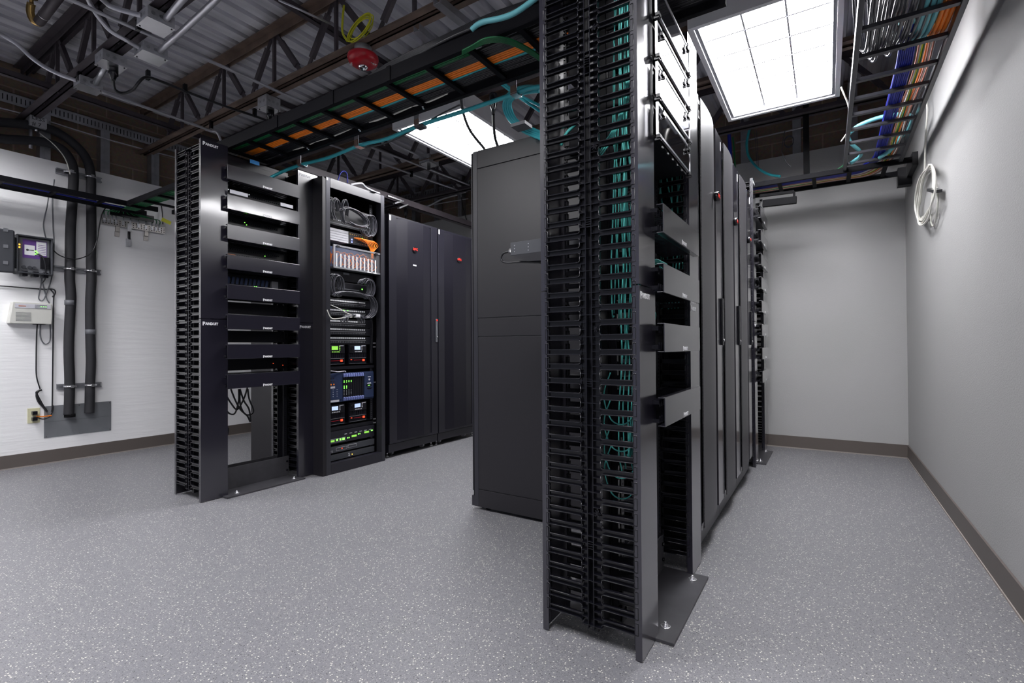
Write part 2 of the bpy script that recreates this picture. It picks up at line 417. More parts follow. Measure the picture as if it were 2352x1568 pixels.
# ------------------------------------------------------------------ roof joists
def make_joist(x, label, m, full=True):
    g = 'open web roof joists'
    j = thing('roof_joist', (x, 2.3, 2.66), label, 'joist', g)
    b = MB()
    for s in (-1, 1):
        b.box(*sorted((x+s*.012, x+s*.055)), RW-.0, LW+.095, 2.682, 2.688); b.box(*sorted((x+s*.012, x+s*.018)), RW, LW+.095, 2.682, 2.728)
    b.build('bottom_chord', m, j)
    t = MB()
    for s in (-1, 1):
        t.box(*sorted((x+s*.012, x+s*.060)), RW, LW+.095, 3.088, 3.096); t.box(*sorted((x+s*.012, x+s*.018)), RW, LW+.095, 3.045, 3.096)
    t.build('top_chord', m, j)
    y = RW+.12; k = 0
    while y + .5 < LW+.1:
        for a, c in (((x, y, 2.70), (x, y+.30, 3.07)), ((x, y+.62, 2.70), (x, y+.34, 3.07))):
            w = MB(); a = Vector(a); c = Vector(c); d = (c-a)
            w.obox(a, a+d*.22, .008, .03, (0,1,0)); w.obox(a+d*.2, a+d*.8, .026, .036, (0,1,0)); w.obox(a+d*.78, c, .008, .03, (0,1,0))
            w.build('web_member', M['joist'], j)
        MB().box(x-.010, x+.010, y+.312, y+.330, 2.70, 3.07).build('web_post', M['joist'], j)
        y += .66; k += 1
    return j
jl = ['dark roof joist nearest the camera, above the cut sprinkler pipe', 'roof joist carrying the metal junction boxes at upper left',
      'rusty roof joist behind the red fire alarm', 'roof joist crossing above the smaller ceiling light', 'roof joist over the glossy black cabinets, beyond the smaller ceiling light',
      'farthest roof joist, close to the back wall']
for i, x in enumerate((.40, 1.19, 1.985, 2.775, 3.55, 4.44)):
    make_joist(x, jl[i], M['rusty'] if i in (2, 4) else M['joist'])
def bridging(y, z, x0, x1, label):
    b = MB(); b.box(x0, x1, y, y+.004, z, z+.04); b.box(x0, x1, y, y+.04, z, z+.004)
    b.thing('bridging_angle', M['joist'], label, 'steel angle', 'bridging angles')
bridging(4.60, 2.735, FW+.1, BW-.05, 'dark steel bridging angle running across the joists near the left wall')
bridging(2.80, 3.035, FW+.1, BW-.05, 'dark steel bridging angle high under the deck behind the yellow cable coil')
bridging(3.45, 2.735, 2.1, BW-.05, 'dark steel bridging angle over the charcoal cabinets')

# slotted deflection tracks and studs
def slotted(name, ax, a0, a1, c, z0, z1, label):
    b = MB(); s = MB(); st = .022
    if ax == 0:
        r = thing(name, ((a0+a1)/2, c, z0), label, 'metal track')
        b.box(a0, a1, c-.004, c, z0, z1); b.box(a0, a1, c-.004, c+.09, z1-.004, z1)
        x = a0+.02
        while x < a1: s.box(x, x+.005, c-.0055, c-.003, z0+.02, z0+.062); x += st*1.15
    else:
        r = thing(name, (c, (a0+a1)/2, z0), label, 'metal track')
        b.box(c-.004, c, a0, a1, z0, z1); b.box(c-.004, c+.09, a0, a1, z1-.004, z1)
        y = a0+.02
        while y < a1: s.box(c-.0055, c-.003, y, y+.008, z0+.02, z0+.062); y += st*1.3
    b.build('track', M['steel'], r); o = s.build('slot_row', M['void'], r); o['kind'] = 'stuff'
slotted('slotted_track', 0, FW+.1, BW, LW+.005, 2.765, 2.85, 'slotted galvanised wall track high on the left wall')
slotted('slotted_track', 1, 3.1, LW, BW-.002, 2.925, 3.01, 'slotted galvanised wall track high on the back wall')
def stud_x(x, label):
    MB().box(x-.032, x-.028, LW+.004, LW+.09, 2.405, 2.78).box(x-.032, x+.032, LW+.002, LW+.006, 2.405, 2.78).box(x+.028, x+.032, LW+.004, LW+.09, 2.405, 2.78).box(x-.006, x+.006, LW-.001, LW+.003, 2.405, 2.78).thing(
        'metal_stud', M['steel'], label, 'metal stud', 'studs on the left wall')
stud_x(1.295, 'galvanised stud under the handwritten junction box'); stud_x(1.68, 'galvanised stud between the pipe bends and the left black rack')
stud_x(2.055, 'galvanised stud beside the top of the left black rack'); stud_x(2.45, 'galvanised stud hidden mostly behind the left black rack')
def stud_y(y, label):
    MB().box(BW+.004, BW+.09, y-.032, y-.028, 2.57, 3.08).box(BW+.002, BW+.006, y-.032, y+.032, 2.57, 3.08).box(BW+.004, BW+.09, y+.028, y+.032, 2.57, 3.08).box(BW-.001, BW+.003, y-.006, y+.006, 2.57, 3.08).thing(
        'metal_stud', M['steel'], label, 'metal stud', 'studs on the back wall')
for y, l in ((.62, 'galvanised stud above the curved cabinet doors'), (.205, 'galvanised stud on the back wall beside the small wire coil'), (-.20, 'galvanised stud behind the end of the right hand ladder tray'),
             (3.95, 'galvanised stud left of the black power plug on the back wall'), (4.35, 'galvanised stud on the back wall left of the bright conduit bend'), (4.75, 'galvanised stud on the back wall at the far left corner'), (3.55, 'galvanised stud beside the black plug on the back wall')):
    stud_y(y, l)
# thin threaded conduits along the walls
cable('wall_conduit', 'thin steel conduit crossing the brown block wall', [at(0, 248, 1, 5.17), at(70, 265, 1, 5.17)], .006, 'conduit', cat='conduit')
cable('wall_conduit', 'thin steel conduit from the handwritten box towards the black rack', [at(113, 279, 1, 5.17), at(240, 318, 1, 5.17), at(408, 363, 1, 5.17)], .006, 'conduit', cat='conduit')
cable('wall_conduit', 'thin steel conduit crossing the studs of the back wall', [at(1690, 328, 0, 4.93), at(1930, 273, 0, 4.93)], .007, 'conduit', cat='conduit')

# ------------------------------------------------------------------ ceiling lights
def make_light(x0, y0, label):
    x1, y1, z0, z1 = x0+1.235, y0+.665, 2.50, 2.615
    r = thing('ceiling_light', ((x0+x1)/2, (y0+y1)/2, z0), label, 'ceiling light', 'recessed style troffer lights')
    t = .005
    b = MB().box(x0, x1, y0, y0+t, z0, z1).box(x0, x1, y1-t, y1, z0, z1).box(x0, x0+t, y0, y1, z0, z1).box(x1-t, x1, y0, y1, z0, z1).box(x0, x1, y0, y1, z1, z1+t)
    b.build('housing', M['porcelain'], r)
    f = MB(); w = .025
    f.box(x0+t, x1-t, y0+t, y0+w, z0, z0+.006).box(x0+t, x1-t, y1-w, y1-t, z0, z0+.006).box(x0+t, x0+w, y0+w, y1-w, z0, z0+.006).box(x1-w, x1-t, y0+w, y1-w, z0, z0+.006)
    f.build('flange', M['porcelain'], r)
    xa, xb, ya, yb = x0+.042, x1-.042, y0+.042, y1-.042
    MB().box(xa, xb, ya, yb, z0+.050, z0+.056).build('diffuser', M['lamp'], r)
    k = MB()
    for (p, q, s, u) in ((x0+w, x1-w, y0+w, ya), (x0+w, x1-w, yb, y1-w), (x0+w, xa, ya, yb), (xb, x1-w, ya, yb)): k.box(p, q, s, u, z0+.010, z0+.050)
    k.build('door_frame', M['boxgrey2'], r)
    g = MB()
    for i in range(1, 6): X = xa+(xb-xa)*i/6; g.box(X-.0045, X+.0045, ya, yb, z0+.042, z0+.049)
    for i in range(1, 3): Y = ya+(yb-ya)*i/3; g.box(xa, xb, Y-.0045, Y+.0045, z0+.042, z0+.049)
    g.build('louver_grid', M['porcelain'], r)
    for X in (x0+.15, x1-.15):
        MB().tube([(X, y0+.33, z1), (X, y0+.33, DECK)], .003, 6, smooth=False).build('hanger_wire', M['steel'], r)
    return r
LX = 2.578
l0 = make_light(LX, -.085, 'large bright ceiling light above the right hand racks')
copy_tree(l0, l0.location + Vector((0, 2.10, 0)), 'smaller looking ceiling light above the tall black side panel')
copy_tree(l0, l0.location + Vector((-3.2, 0, 0)), 'ceiling light behind the camera on the right side')
copy_tree(l0, l0.location + Vector((-3.2, 2.10, 0)), 'ceiling light behind the camera on the left side')
copy_tree(l0, l0.location + Vector((-3.2, 4.20, 0)), 'ceiling light behind the camera close to the left wall')

# ------------------------------------------------------------------ vertical cable managers (local origin: front left bottom)
U = .04445
MH = 2.135
def finger_mb(front, rim=False):
    """one plastic finger lying in the y-z plane; rounded root at the spine, upturned tip at the cover"""
    b = MB()
    if front: r, t = .122, .010
    else: r, t = .185, .306
    s = -1 if front else 1
    y = lambda a: r + s*a
    L = abs(t-r); RR = .0058; zt, zb = .0145, -.0015
    def bx(a0, a1, z0, z1, x0, x1): b.box(x0, x1, min(y(a0), y(a1)), max(y(a0), y(a1)), z0, z1)
    bx(-.001, L-.004, zb, zt, .009, .0115)         # recessed web
    bx(RR, L, zb, zb+.0022, .000, .013)            # lower lip
    bx(RR, L-.011, zt-.0022, zt, .000, .012)       # upper lip
    bx(L-.0022, L, zb, .0325, 0, .012)             # upturned tip with its own rim
    bx(L-.011, L-.0022, zb, .0335, .005, .009)
    bx(L-.0115, L-.0095, zt-.002, .0335, 0, .012); bx(L-.0115, L, .0315, .0337, 0, .012)
    def strip(p, q):
        d = (q[0]-p[0], q[1]-p[1]); l = math.hypot(*d); n = (-d[1]/l*.0010, d[0]/l*.0010)
        pts = [(y(p[0]+n[0]), p[1]+n[1]), (y(q[0]+n[0]), q[1]+n[1]), (y(q[0]-n[0]), q[1]-n[1]), (y(p[0]-n[0]), p[1]-n[1])]
        b.prism(pts if s == 1 else pts[::-1], 0, 0, .013)
    up = [(RR-RR*math.sin(k/5*PI/2), zt+RR-RR*math.cos(k/5*PI/2)) for k in range(6)]
    dn = [(RR-RR*math.sin(k/5*PI/2), zb-RR+RR*math.cos(k/5*PI/2)) for k in range(6)]
    for arc in (up, dn):
        for k in range(5): strip(arc[k], arc[k+1])
    strip((0, zt+RR), (0, U+zb-RR))
    if rim:
        P3 = lambda p: (.0008, y(p[0]), p[1])
        path = [(0, U+zb-RR), (0, zt+RR)] + up[::-1][1:] + [(L-.013, zt), (L-.0108, zt+.003), (L-.0108, .0325), (L-.009, .0337), (L-.002, .0337), (L-.0008, .032), (L-.0008, .002), (L-.003, zb), (RR, zb)] + dn[1:]
        b.tube([P3(p) for p in path], .0013, 6, 1, smooth=False)
    return b
def spine_mb():
    b = MB()
    for y0, y1 in ((.1455,.148), (.164,.1665)): b.box(0, .022, y0, y1, .05, MH-.05)
    b.box(.013, .016, .1225, .1455, .05, MH-.05); b.box(.013, .016, .1665, .1845, .05, MH-.05)
    z = .06
    k = 0
    while z < MH-.06:
        b.box(0, .014, .1225, .1455, z, z+.0018); b.box(0, .014, .1665, .1845, z, z+.0018)
        if k % 3 == 0: b.box(.001, .014, .148, .164, z, z+.002)
        if k % 22 == 10:
            for j in range(1, 5): b.box(.001, .012, .148, .164, z+j*.007, z+j*.007+.0018)
        z += U/2; k += 1
    for zc in (.40, .95, 1.50, 1.86):      # star shaped bosses
        for a in range(6):
            c, d = math.cos(a*PI/3), math.sin(a*PI/3)
            b.obox((.003, .134, zc), (.003, .134+.011*c, zc+.011*d), .006, .002, (0, -d, c))
        b.tube([(.003, .134+.0055*math.cos(t*PI/6), zc+.0055*math.sin(t*PI/6)) for t in range(12)], .0012, 5, 1, smooth=False, closed=True)
    return b
def mirror_x(mb, w):
    n = MB(); n.v = [(w-x, y, z) for x, y, z in mb.v]; n.f = [f[::-1] for f in mb.f]; n.sm = list(mb.sm); return n
MW = .155; MD = .320
FM = {k: finger_mb(k, True).mesh('finger', M['plastic']) for k in (True, False)}
def make_manager(label, group, w=MW, cover=True, split=1.075, detail=True):
    r = bpy.data.objects.new('cable_manager', None); COL.objects.link(r); tag(r, label, 'cable manager', group)
    # hinged covers front and rear, each in two halves
    for yb, s in ((0, 1), (MD, -1)):
        for z0, z1 in ((.004, split-.002), (split+.002, MH)):
            c = MB()
            ya, yc = (yb, yb+.004) if s == 1 else (yb-.004, yb)
            c.box(0, w, ya, yc, z0, z1)
            ya, yc = (yb+.004, yb+.020) if s == 1 else (yb-.020, yb-.004)
            c.box(.0, .003, ya, yc, z0, z1).box(w-.003, w, ya, yc, z0, z1).box(.010, .013, ya, yc, z0+.02, z1-.02)
            o = c.build('cover', M['cover'], r)
            if s == 1: text('PANDUIT', .021, M['white'], o, (.058, -.0008, z1-.028), bold=.0009, off=(0,0,0))
    sp = spine_mb()
    sp.build('spine', M['plastic'], r); mirror_x(sp, w).build('spine', M['plastic'], r)
    b = MB().box(.03, w-.03, .145, .168, .03, MH-.02)
    for yy in (.020, MD-.024): b.box(.004, .010, yy, yy+.004, .03, MH-.03).box(w-.010, w-.004, yy, yy+.004, .03, MH-.03)
    b.box(.004, w-.004, .02, MD-.02, MH-.03, MH-.026)
    b.build('core', M['black'], r)
    zs = [.075 + U*i for i in range(46)]
    for z in zs:
        for fr in (True, False):
            o = bpy.data.objects.new('finger', FM[fr]); COL.objects.link(o); o.parent = r; o.location = (0, 0, z)
    far = MB()
    for z in zs:
        for fr in (True, False):
            m_ = mirror_x(finger_mb(fr), w); n = len(far.v)
            far.v += [(x, y, q+z) for x, y, q in m_.v]; far.f += [[n+i for i in f] for f in m_.f]; far.sm += m_.sm
    o = far.build('far_side_finger', M['plastic'], r); o['kind'] = 'stuff'
    return r
NX, NY = 1.380, .450       # near unit
LXX, LY = 1.448, 3.080     # left unit
FX, FY = 4.02, .450        # far unit
mg0 = make_manager('near black cable manager with dense plastic fingers, tallest thing in the middle', 'vertical cable managers'); mg0.location = (NX, NY, 0)
km = kidmap()
copy_tree(mg0, (2.000, NY, 0), 'grey faced cable manager just behind the nearest one, beside the first curved door', kids=km)
copy_tree(mg0, (LXX, LY, 0), 'wide fronted cable manager at the left edge of the left rack', kids=km)
copy_tree(mg0, (2.078, LY, 0), 'cable manager between the left rack and the open cabinet', kids=km)
copy_tree(mg0, (FX, FY, 0), 'distant cable manager just past the last curved door', kids=km)
copy_tree(mg0, (FX+.64, FY, 0), 'farthest cable manager, last of the right hand row', kids=km)

# ------------------------------------------------------------------ two post racks
def make_rack(x0, x1, y0, label):
    """y0 = front of the managers beside it"""
    yc = y0 + .157
    r = thing('relay_rack', ((x0+x1)/2, yc, 0), label, 'equipment rack', 'two post relay racks')
    for x, s in ((x0, 1), (x1, -1)):
        b = MB(); a, c = sorted((x, x+s*.004)); b.box(a, c, yc-.038, yc+.038, .01, MH-.01)
        a, c = sorted((x, x+s*.030))
        b.box(a, c, yc-.038, yc-.034, .01, MH-.01).box(a, c, yc+.034, yc+.038, .01, MH-.01)
        u = b.build('upright', M['black'], r)
        h = MB(); z = .12; a, c = sorted((x+s*.016, x+s*.022))
        while z < MH-.05: h.box(a, c, yc-.0386, yc-.0378, z, z+.006); z += .0148
        o = h.build('screw_holes', M['void'], u); o['kind'] = 'stuff'
    for s in (-1, 1):
        b = MB(); ya, yb = sorted((yc+s*.040, yc+s*.046)); b.box(x0-.004, x1+.004, ya, yb, .004, .145)
        ya, yb = sorted((yc+s*.040, yc+s*.212)); b.box(x0-.035, x1+.02, ya, yb, .0, .010)
        u = b.build('base_angle', M['foot'], r, .0015)
        for x in (x0+.045, x1-.035):
            b = MB(); c = (x, yc+s*.165, 0); b.lathe([(.016, .010), (.016, .0115), (.014, .012)], c, 16); b.lathe([(.0085, .0115), (.0085, .018), (.008, .019)], c, 6); b.lathe([(.0045, .018), (.0045, .024), (.003, .026)], c, 10)
            b.build('anchor_bolt', M['bright'], u)
        for x in (x0+.012, x1-.012):
            for z in (.05, .11):
                MB().tube([(x, yc+s*.046, z), (x, yc+s*.053, z)], .007, 6, smooth=False).build('bolt', M['plastic'], u)
        ya, yb = sorted((yc+s*.040, yc+s*.046)); b = MB().box(x0, x1, ya, yb, MH-.08, MH); ya, yb = sorted((yc+s*.006, yc+s*.046)); b.box(x0, x1, ya, yb, MH-.006, MH)
        b.build('top_angle', M['black'], r)
    return r
make_rack(NX+MW+.006, 1.994, NY, 'black two post rack holding the fibre enclosures nearest the camera')
make_rack(LXX+MW+.004, 2.074, LY, 'black two post rack at left, open near the floor')
make_rack(FX+MW+.004, FX+.636, FY, 'black two post rack at the far end of the right hand row')

# ------------------------------------------------------------------ horizontal cable managers (2U covers)
PGROUP = 'horizontal cable managers'
def make_hpanel(w=.482):
    """local origin: left bottom of cover front; depth goes +y"""
    r = bpy.data.objects.new('horizontal_manager', None); COL.objects.link(r); tag(r, 'x', 'cable panel', None)
    h = .088
    c = MB().box(0, w, 0, .003, 0, h).box(0, w, .003, .022, h-.003, h).box(0, w, .003, .022, 0, .003)
    o = c.build('cover', M['cover'], r, .0008)
    text('PANDUIT', .015, M['white'], o, (w*.53, -.0006, .009), bold=.0009, off=(0,0,0))
    b = MB(); b.box(.015, w-.02, .118, .124, .002, h-.002)
    for x in (.004, w-.010): b.box(x, x+.004, .02, .124, .01, .022).box(x, x+.004, .02, .124, h-.022, h-.010)
    k = .02
    while k < w-.02:
        b.box(k, k+.004, .020, .12, h-.012, h-.008).box(k, k+.004, .020, .12, .008, .012).box(k, k+.004, .020, .024, .008, .03).box(k, k+.004, .020, .024, h-.03, h-.008); k += .0222
    b.build('bracket', M['plastic'], r)
    return r
hp0 = make_hpanel(.484); hp0.location = (1.580, LY-.040, 1.925)
ords = ['topmost', 'second from the top', 'third from the top', 'fourth from the top', 'fifth from the top', 'sixth from the top', 'seventh from the top', 'lowest']
km = kidmap()
for i in range(8):
    z = 1.925 - .1815*i
    lab = 'dark cable panel cover across the left rack, %s of eight' % ords[i]
    if i == 0: hp0['label'] = lab; hp0['group'] = 'cable panels on the left rack'
    else: copy_tree(hp0, (1.580, LY-.040, z), lab, 'cable panels on the left rack', km)
for i, (z, l) in enumerate(((1.240, 'grey cable panel cover on the near rack, highest of four, under the fibre enclosures'), (1.060, 'grey cable panel cover on the near rack, second of four'),
                            (.880, 'grey cable panel cover on the near rack, third of four'), (.656, 'grey cable panel cover on the near rack, lowest of four above the open bottom'))):
    copy_tree(hp0, (1.492, NY-.040, z), l, 'cable panels on the near rack', km)
fo = ['just under the ladder tray', 'second from the top', 'third from the top', 'fourth from the top', 'fifth from the top', 'sixth from the top', 'seventh from the top', 'lowest above the floor plate']
for i in range(8):
    copy_tree(hp0, (FX+.115, FY-.040, 1.95-.178*i-.09), 'small looking cable panel cover on the far rack, %s' % fo[i], 'cable panels on the far rack', km)

# ------------------------------------------------------------------ fibre enclosures with mirror like doors on the near rack
def make_enclosure():
    r = bpy.data.objects.new('fiber_enclosure', None); COL.objects.link(r); w, h = .425, .100
    MB().box(.0, w, .014, .30, 0.0, .006).box(0, w, .014, .30, h-.01, h-.004).box(0, .004, .014, .30, 0, h-.004).box(w-.004, w, .014, .30, 0, h-.004).box(0, w, .296, .30, 0, h-.004).build('case', M['black'], r)
    d = MB().box(.004, w-.004, .000, .003, .006, h-.006).build('door', M['glossdoor'], r)
    MB().box(0, w, -.002, .005, 0, .007).box(0, w, -.002, .005, h-.007, h).box(0, .005, -.002, .005, .007, h-.007).box(w-.005, w, -.002, .005, .007, h-.007).build('door_frame', M['silver'], r)
    for x in (.045, w-.045):
        MB().box(x-.016, x+.016, -.010, -.002, .070, .078).tube([(x, -.006, .078), (x, -.006, .096)], .0025, 6, smooth=False).box(x-.004, x+.004, -.013, -.002, .062, .070).build('latch', M['plastic'], d)
    b = MB()
    for x in (.012, w-.012): b.box(x-.012, x+.012, -.008, .004, -.010, .0).box(x-.008, x+.008, -.006, .01, -.016, -.010)
    b.build('hinge', M['black'], r)
    b = MB(); x = .09
    while x < w-.06: b.tube([(x, .012, -.006), (x+.014, .012, -.006)], .0028, 6, smooth=False); x += .062
    b.build('hinge_rod', M['bright'], r)
    return r
e0 = make_enclosure(); km = kidmap()
for i, (z, l) in enumerate(((1.928, 'fibre enclosure with glossy door cut by the top edge of the picture'), (1.800, 'fibre enclosure with mirror like door, second from the top of the near rack'),
                            (1.675, 'fibre enclosure with mirror like door, third from the top of the near rack'), (1.550, 'lowest fibre enclosure on the near rack, its dark glossy door partly lit'))):
    if i == 0: e0.location = (1.515, NY-.018, z); tag(e0, l, 'fibre enclosure', 'fibre enclosures on the near rack')
    else: tag(copy_tree(e0, (1.515, NY-.018, z), l, 'fibre enclosures on the near rack', km), cat='fibre enclosure')

# ------------------------------------------------------------------ rack mounted network equipment
def make_switch(x0, x1, y, z0, z1, depth, label, leds=(), ports=True, group='network equipment in the left rack', strip=None, style=0):
    r = thing('network_switch', ((x0+x1)/2, y+depth/2, z0), label, 'network switch', group)
    MB().box(x0, x1, y, y+depth, z0, z1).build('case', M['black'], r, .001)
    MB().box(x0-.018, x0, y-.003, y, z0, z1).box(x1, x1+.018, y-.003, y, z0, z1).build('ear', M['black'], r)
    if ports:
        p = MB(); q = MB(); n = 24; h = z1-z0
        for row in (0, 1):
            zz = z0 + h*(.22 + .42*row)
            for i in range(n):
                if style == 1 and i % 6 == 5: continue
                x = x0 + (x1-x0)*(.06 + .86*i/n); p.box(x, x+.012, y-.0012, y, zz, zz+.010)
                q.box(x+.002, x+.010, y-.0016, y-.0010, zz+.001, zz+.008)
        p.build('port_row', M['boxgrey'], r)['kind'] = 'stuff'; q.build('port_opening', M['void'], r)['kind'] = 'stuff'
    for (u, v, c) in leds:
        x = x0+(x1-x0)*u; z = z0+(z1-z0)*v
        MB().box(x-.0022, x+.0022, y-.004, y, z-.0022, z+.0022).build('indicator_light', M[c], r)
    return r
yy = LY+.115
gaps = [1.925-.1815*i for i in range(8)]
descr = ['dark patch panel in the left rack behind the row of white labels', 'switch with scattered green lights in the left rack, under the second cover', 'switch with orange lettering strip in the left rack, under the third cover',
         'slotted dark module unit in the left rack, under the fourth cover', 'dark unit in the left rack, under the fifth cover', 'dark unit in the left rack, under the sixth cover', 'dark unit with red lights in the left rack, above the lowest cover']
ledsets = [[(.08,.85,'ledw'),(.16,.85,'ledw'),(.24,.85,'ledw'),(.32,.85,'ledw'),(.40,.85,'ledw')], [(.33,.75,'ledg'),(.46,.35,'ledg'),(.57,.28,'ledg'),(.62,.26,'ledg'),(.64,.26,'ledg'),(.74,.22,'ledg'),(.36,.6,'ledg')],
           [(.66,.55,'ledg'),(.63,.12,'ledg'),(.65,.12,'ledg'),(.68,.12,'ledg')], [(.49,.18,'ledg'),(.52,.18,'ledg'),(.85,.2,'ledg')], [], [], [(.80,.5,'ledr'),(.97,.3,'ledr')]]
for i in range(7):
    z1 = gaps[i]-.004; z0 = z1-.084
    if i in (4, 5, 6): z0, z1 = z0+.010, z1-.0
    s = make_switch(1.632, 2.048, yy, z0, z1, .30 if i < 4 else .24, descr[i], ledsets[i], ports=i < 4, style=i % 2)
    if i == 0:
        for x, n in ((1.60, 'WAVE'), (1.93, '')):
            MB().box(x, x+.11 if n else x+.09, LY-.030, LY-.0285, z0+.008, z0+.030).build('label_strip', M['label'], s)
    if i == 2: MB().box(1.60, 1.66, LY+.02, LY+.022, z0+.002, z0+.007).build('label_strip', M['orange'], s)
    if i == 3:
        b = MB()
        for k in range(10): b.obox((1.66+k*.028, yy-.004, z0+.018), (1.668+k*.028, yy-.004, z0+.062), .004, .016, (1,0,0))
        b.build('module', M['navy'], s); MB().box(1.945, 1.99, yy-.02, yy-.001, z0+.012, z0+.060).build('adapter', M['boxgrey2'], s)
make_switch(1.632, 2.048, yy, .655, .735, .22, 'black shelf unit at the bottom of the left rack equipment', [], False)
# boxes added behind the left rack covers so its interior looks black
for i in range(8):
    z = gaps[i]
    if i < 4: make_switch(1.632, 2.048, yy+.012, z+.001, z+.086, .26, 'added dark box behind the left rack cover that is %s' % ords[i], [], False)
for i, (z0, z1, l) in enumerate(((.972, 1.055, 'dark patch unit in the near rack between its second and third cover'), (1.152, 1.236, 'patch unit with arched aqua cords in the near rack, below the highest cover'),
                                 (.748, .800, 'low unit with two red lights in the near rack above its lowest cover'), (.60, .655, 'dark unit behind the lowest cover of the near rack'))):
    make_switch(1.572, 1.964, NY+.125+(.03 if i == 3 else 0), z0, z1, .25, l, [(.02,.3,'redlamp'),(.02,.8,'redlamp')] if i == 2 else [], i < 2, 'network equipment in the near rack')
for i in range(4):
    make_switch(FX+.175, FX+.615, FY+.12, 1.95-.178*(2*i+1)+.004, 1.95-.178*(2*i+1)+.084, .2, 'small dark unit on the far rack, number %s downwards behind its covers' % ('one','two','three','four')[i], [], False, 'equipment on the far rack')

# bracket box sticking out behind the near rack
r = thing('rack_equipment', (1.75, .84, 1.243), 'dark flat equipment box sticking out behind the near rack beside the black side panel', 'equipment box')
MB().box(1.565, 1.965, .62, 1.004, 1.243, 1.292).build('case', M['boxgrey'], r, .0015)
MB().prism([(.62, 1.243), (1.0, 1.243), (.93, 1.215), (.62, 1.20)], 0, 1.565, 1.571).build('side_bracket', M['black'], r)
sc = MB()
for y in (.985, .925):
    for z in (1.255, 1.267, 1.279): sc.tube([(1.5655, y, z), (1.5635, y, z)], .0018, 8, smooth=False)
sc.build('screw', M['bright'], r)['kind'] = 'stuff'
MB().box(1.5635, 1.5650, .83, .87, 1.276, 1.284).build('label_plate', M['white'], r)
MB().tube([(1.60, 1.0, 1.262), (1.60, 1.03, 1.268)], .010, 8, smooth=False).tube([(1.64, 1.0, 1.262), (1.64, 1.03, 1.270)], .008, 8, smooth=False).build('connector', M['bright'], r)
cable('power_lead', 'black lead looping from the dark equipment box behind the near rack', [(1.60, 1.03, 1.268), (1.60, 1.062, 1.262), (1.60, 1.07, 1.24), (1.60, 1.045, 1.226), (1.60, .98, 1.222), (1.60, .90, 1.212), (1.60, .80, 1.20), (1.62, .66, 1.19)], .0045, 'blackcable')

# aqua fibre cords dropping inside the near manager
rnd = random.Random(3)
for i in range(13):
    y0 = NY + .030 + .0055*i + rnd.uniform(-.003, .003); xx = NX+.035+rnd.uniform(0, .07)
    if i in (3, 4): y0 -= .0
    zb = .45 + .12*rnd.random() if i < 7 else .82 + .25*rnd.random()
    pts = []; z = 2.12
    while z > zb:
        t = (2.12-z)/1.6
        pts.append((xx+rnd.uniform(-.008, .008), y0 + (.012*math.sin(3*z+i) if z < 1.5 else .003*math.sin(9*z)) + rnd.uniform(-.004, .004) + (.04*max(0, .85-z)), z)); z -= .14
    pts.append((xx+.03, y0+.02, zb)); 
    cable('fiber_lead', 'aqua fibre cord hanging inside the nearest cable manager', pts, .0023, 'aqua', 'aqua cords in the nearest cable manager', 5, 5)
for i in range(4):   # slack loops low in the manager
    z = (.52, .46, .60, .68)[i]
    cable('fiber_cord_loop', 'slack aqua cord loop low inside the nearest cable manager', [(NX+.03, NY+.10, z+.14), (NX+.03, NY+.122, z+.07), (NX+.03, NY+.10, z), (NX+.03, NY+.06, z-.012), (NX+.03, NY+.03, z+.02), (NX+.04, NY+.024, z+.1)], .0022, 'aqua', 'slack aqua loops', 5)
for i in range(4):
    cable('fiber_cord_branch', 'aqua cord crossing sideways at the top of the nearest cable manager', [(NX+.03, NY+.03+.004*i, 1.70), (NX+.028, NY+.05, 1.60+.006*i), (NX+.03, NY+.09, 1.52+.008*i), (NX+.03, NY+.135, 1.47+.01*i)], .0024, 'aqua', 'aqua cords crossing to the rack', 5)
cable('fiber_lead', 'short aqua cord curving behind the rear fingers of the nearest cable manager', [(NX+.05, NY+.18, 1.74), (NX+.05, NY+.19, 1.66), (NX+.05, NY+.215, 1.61), (NX+.05, NY+.25, 1.585), (NX+.05, NY+.27, 1.55)], .005, 'aqua')
# cords seen through the near rack, in the second manager
for i in range(16):
    y = NY + .035 + .016*i; x = 2.035+.012*(i % 4); k = rnd.uniform(-.03, .03)
    cable('rear_lead', 'aqua cord behind the fingers seen under the lowest fibre enclosure', [(x, y, 1.66), (x, y+k*.3, 1.56), (x, y+k, 1.46+rnd.uniform(-.02, .02)), (x+.01, y+k*.5, 1.36), (x, y, 1.22), (x, y+.02, 1.05)], .0028, 'aqua', 'aqua cords behind the near rack', 5)
for i in range(5):
    x = 1.72 + .022*i
    cable('patch_lead', 'bright aqua patch cord arching out below the highest grey cover', [(x, NY+.10, 1.196+.006*(i%2)), (x+.03, NY+.055, 1.205), (x+.055, NY+.05, 1.19), (x+.06, NY+.07, 1.165)], .0026, 'aqua', 'arched aqua patch cords', 5)
cable('patch_cord_sag', 'single aqua cord sagging across the near rack above its lowest cover', [(1.60, NY+.10, .872), (1.63, NY+.085, .835), (1.70, NY+.08, .815), (1.78, NY+.085, .822), (1.83, NY+.10, .845)], .0024, 'aqua')
for i in range(5):
    x = 1.63 + .05*i; cable('thin_lead', 'short dark aqua cord end in the near rack between grey covers', [(x, NY+.10, 1.045), (x+.015, NY+.09, 1.02), (x+.04, NY+.1, .995)], .002, 'aqua', 'short aqua cord ends', 5)

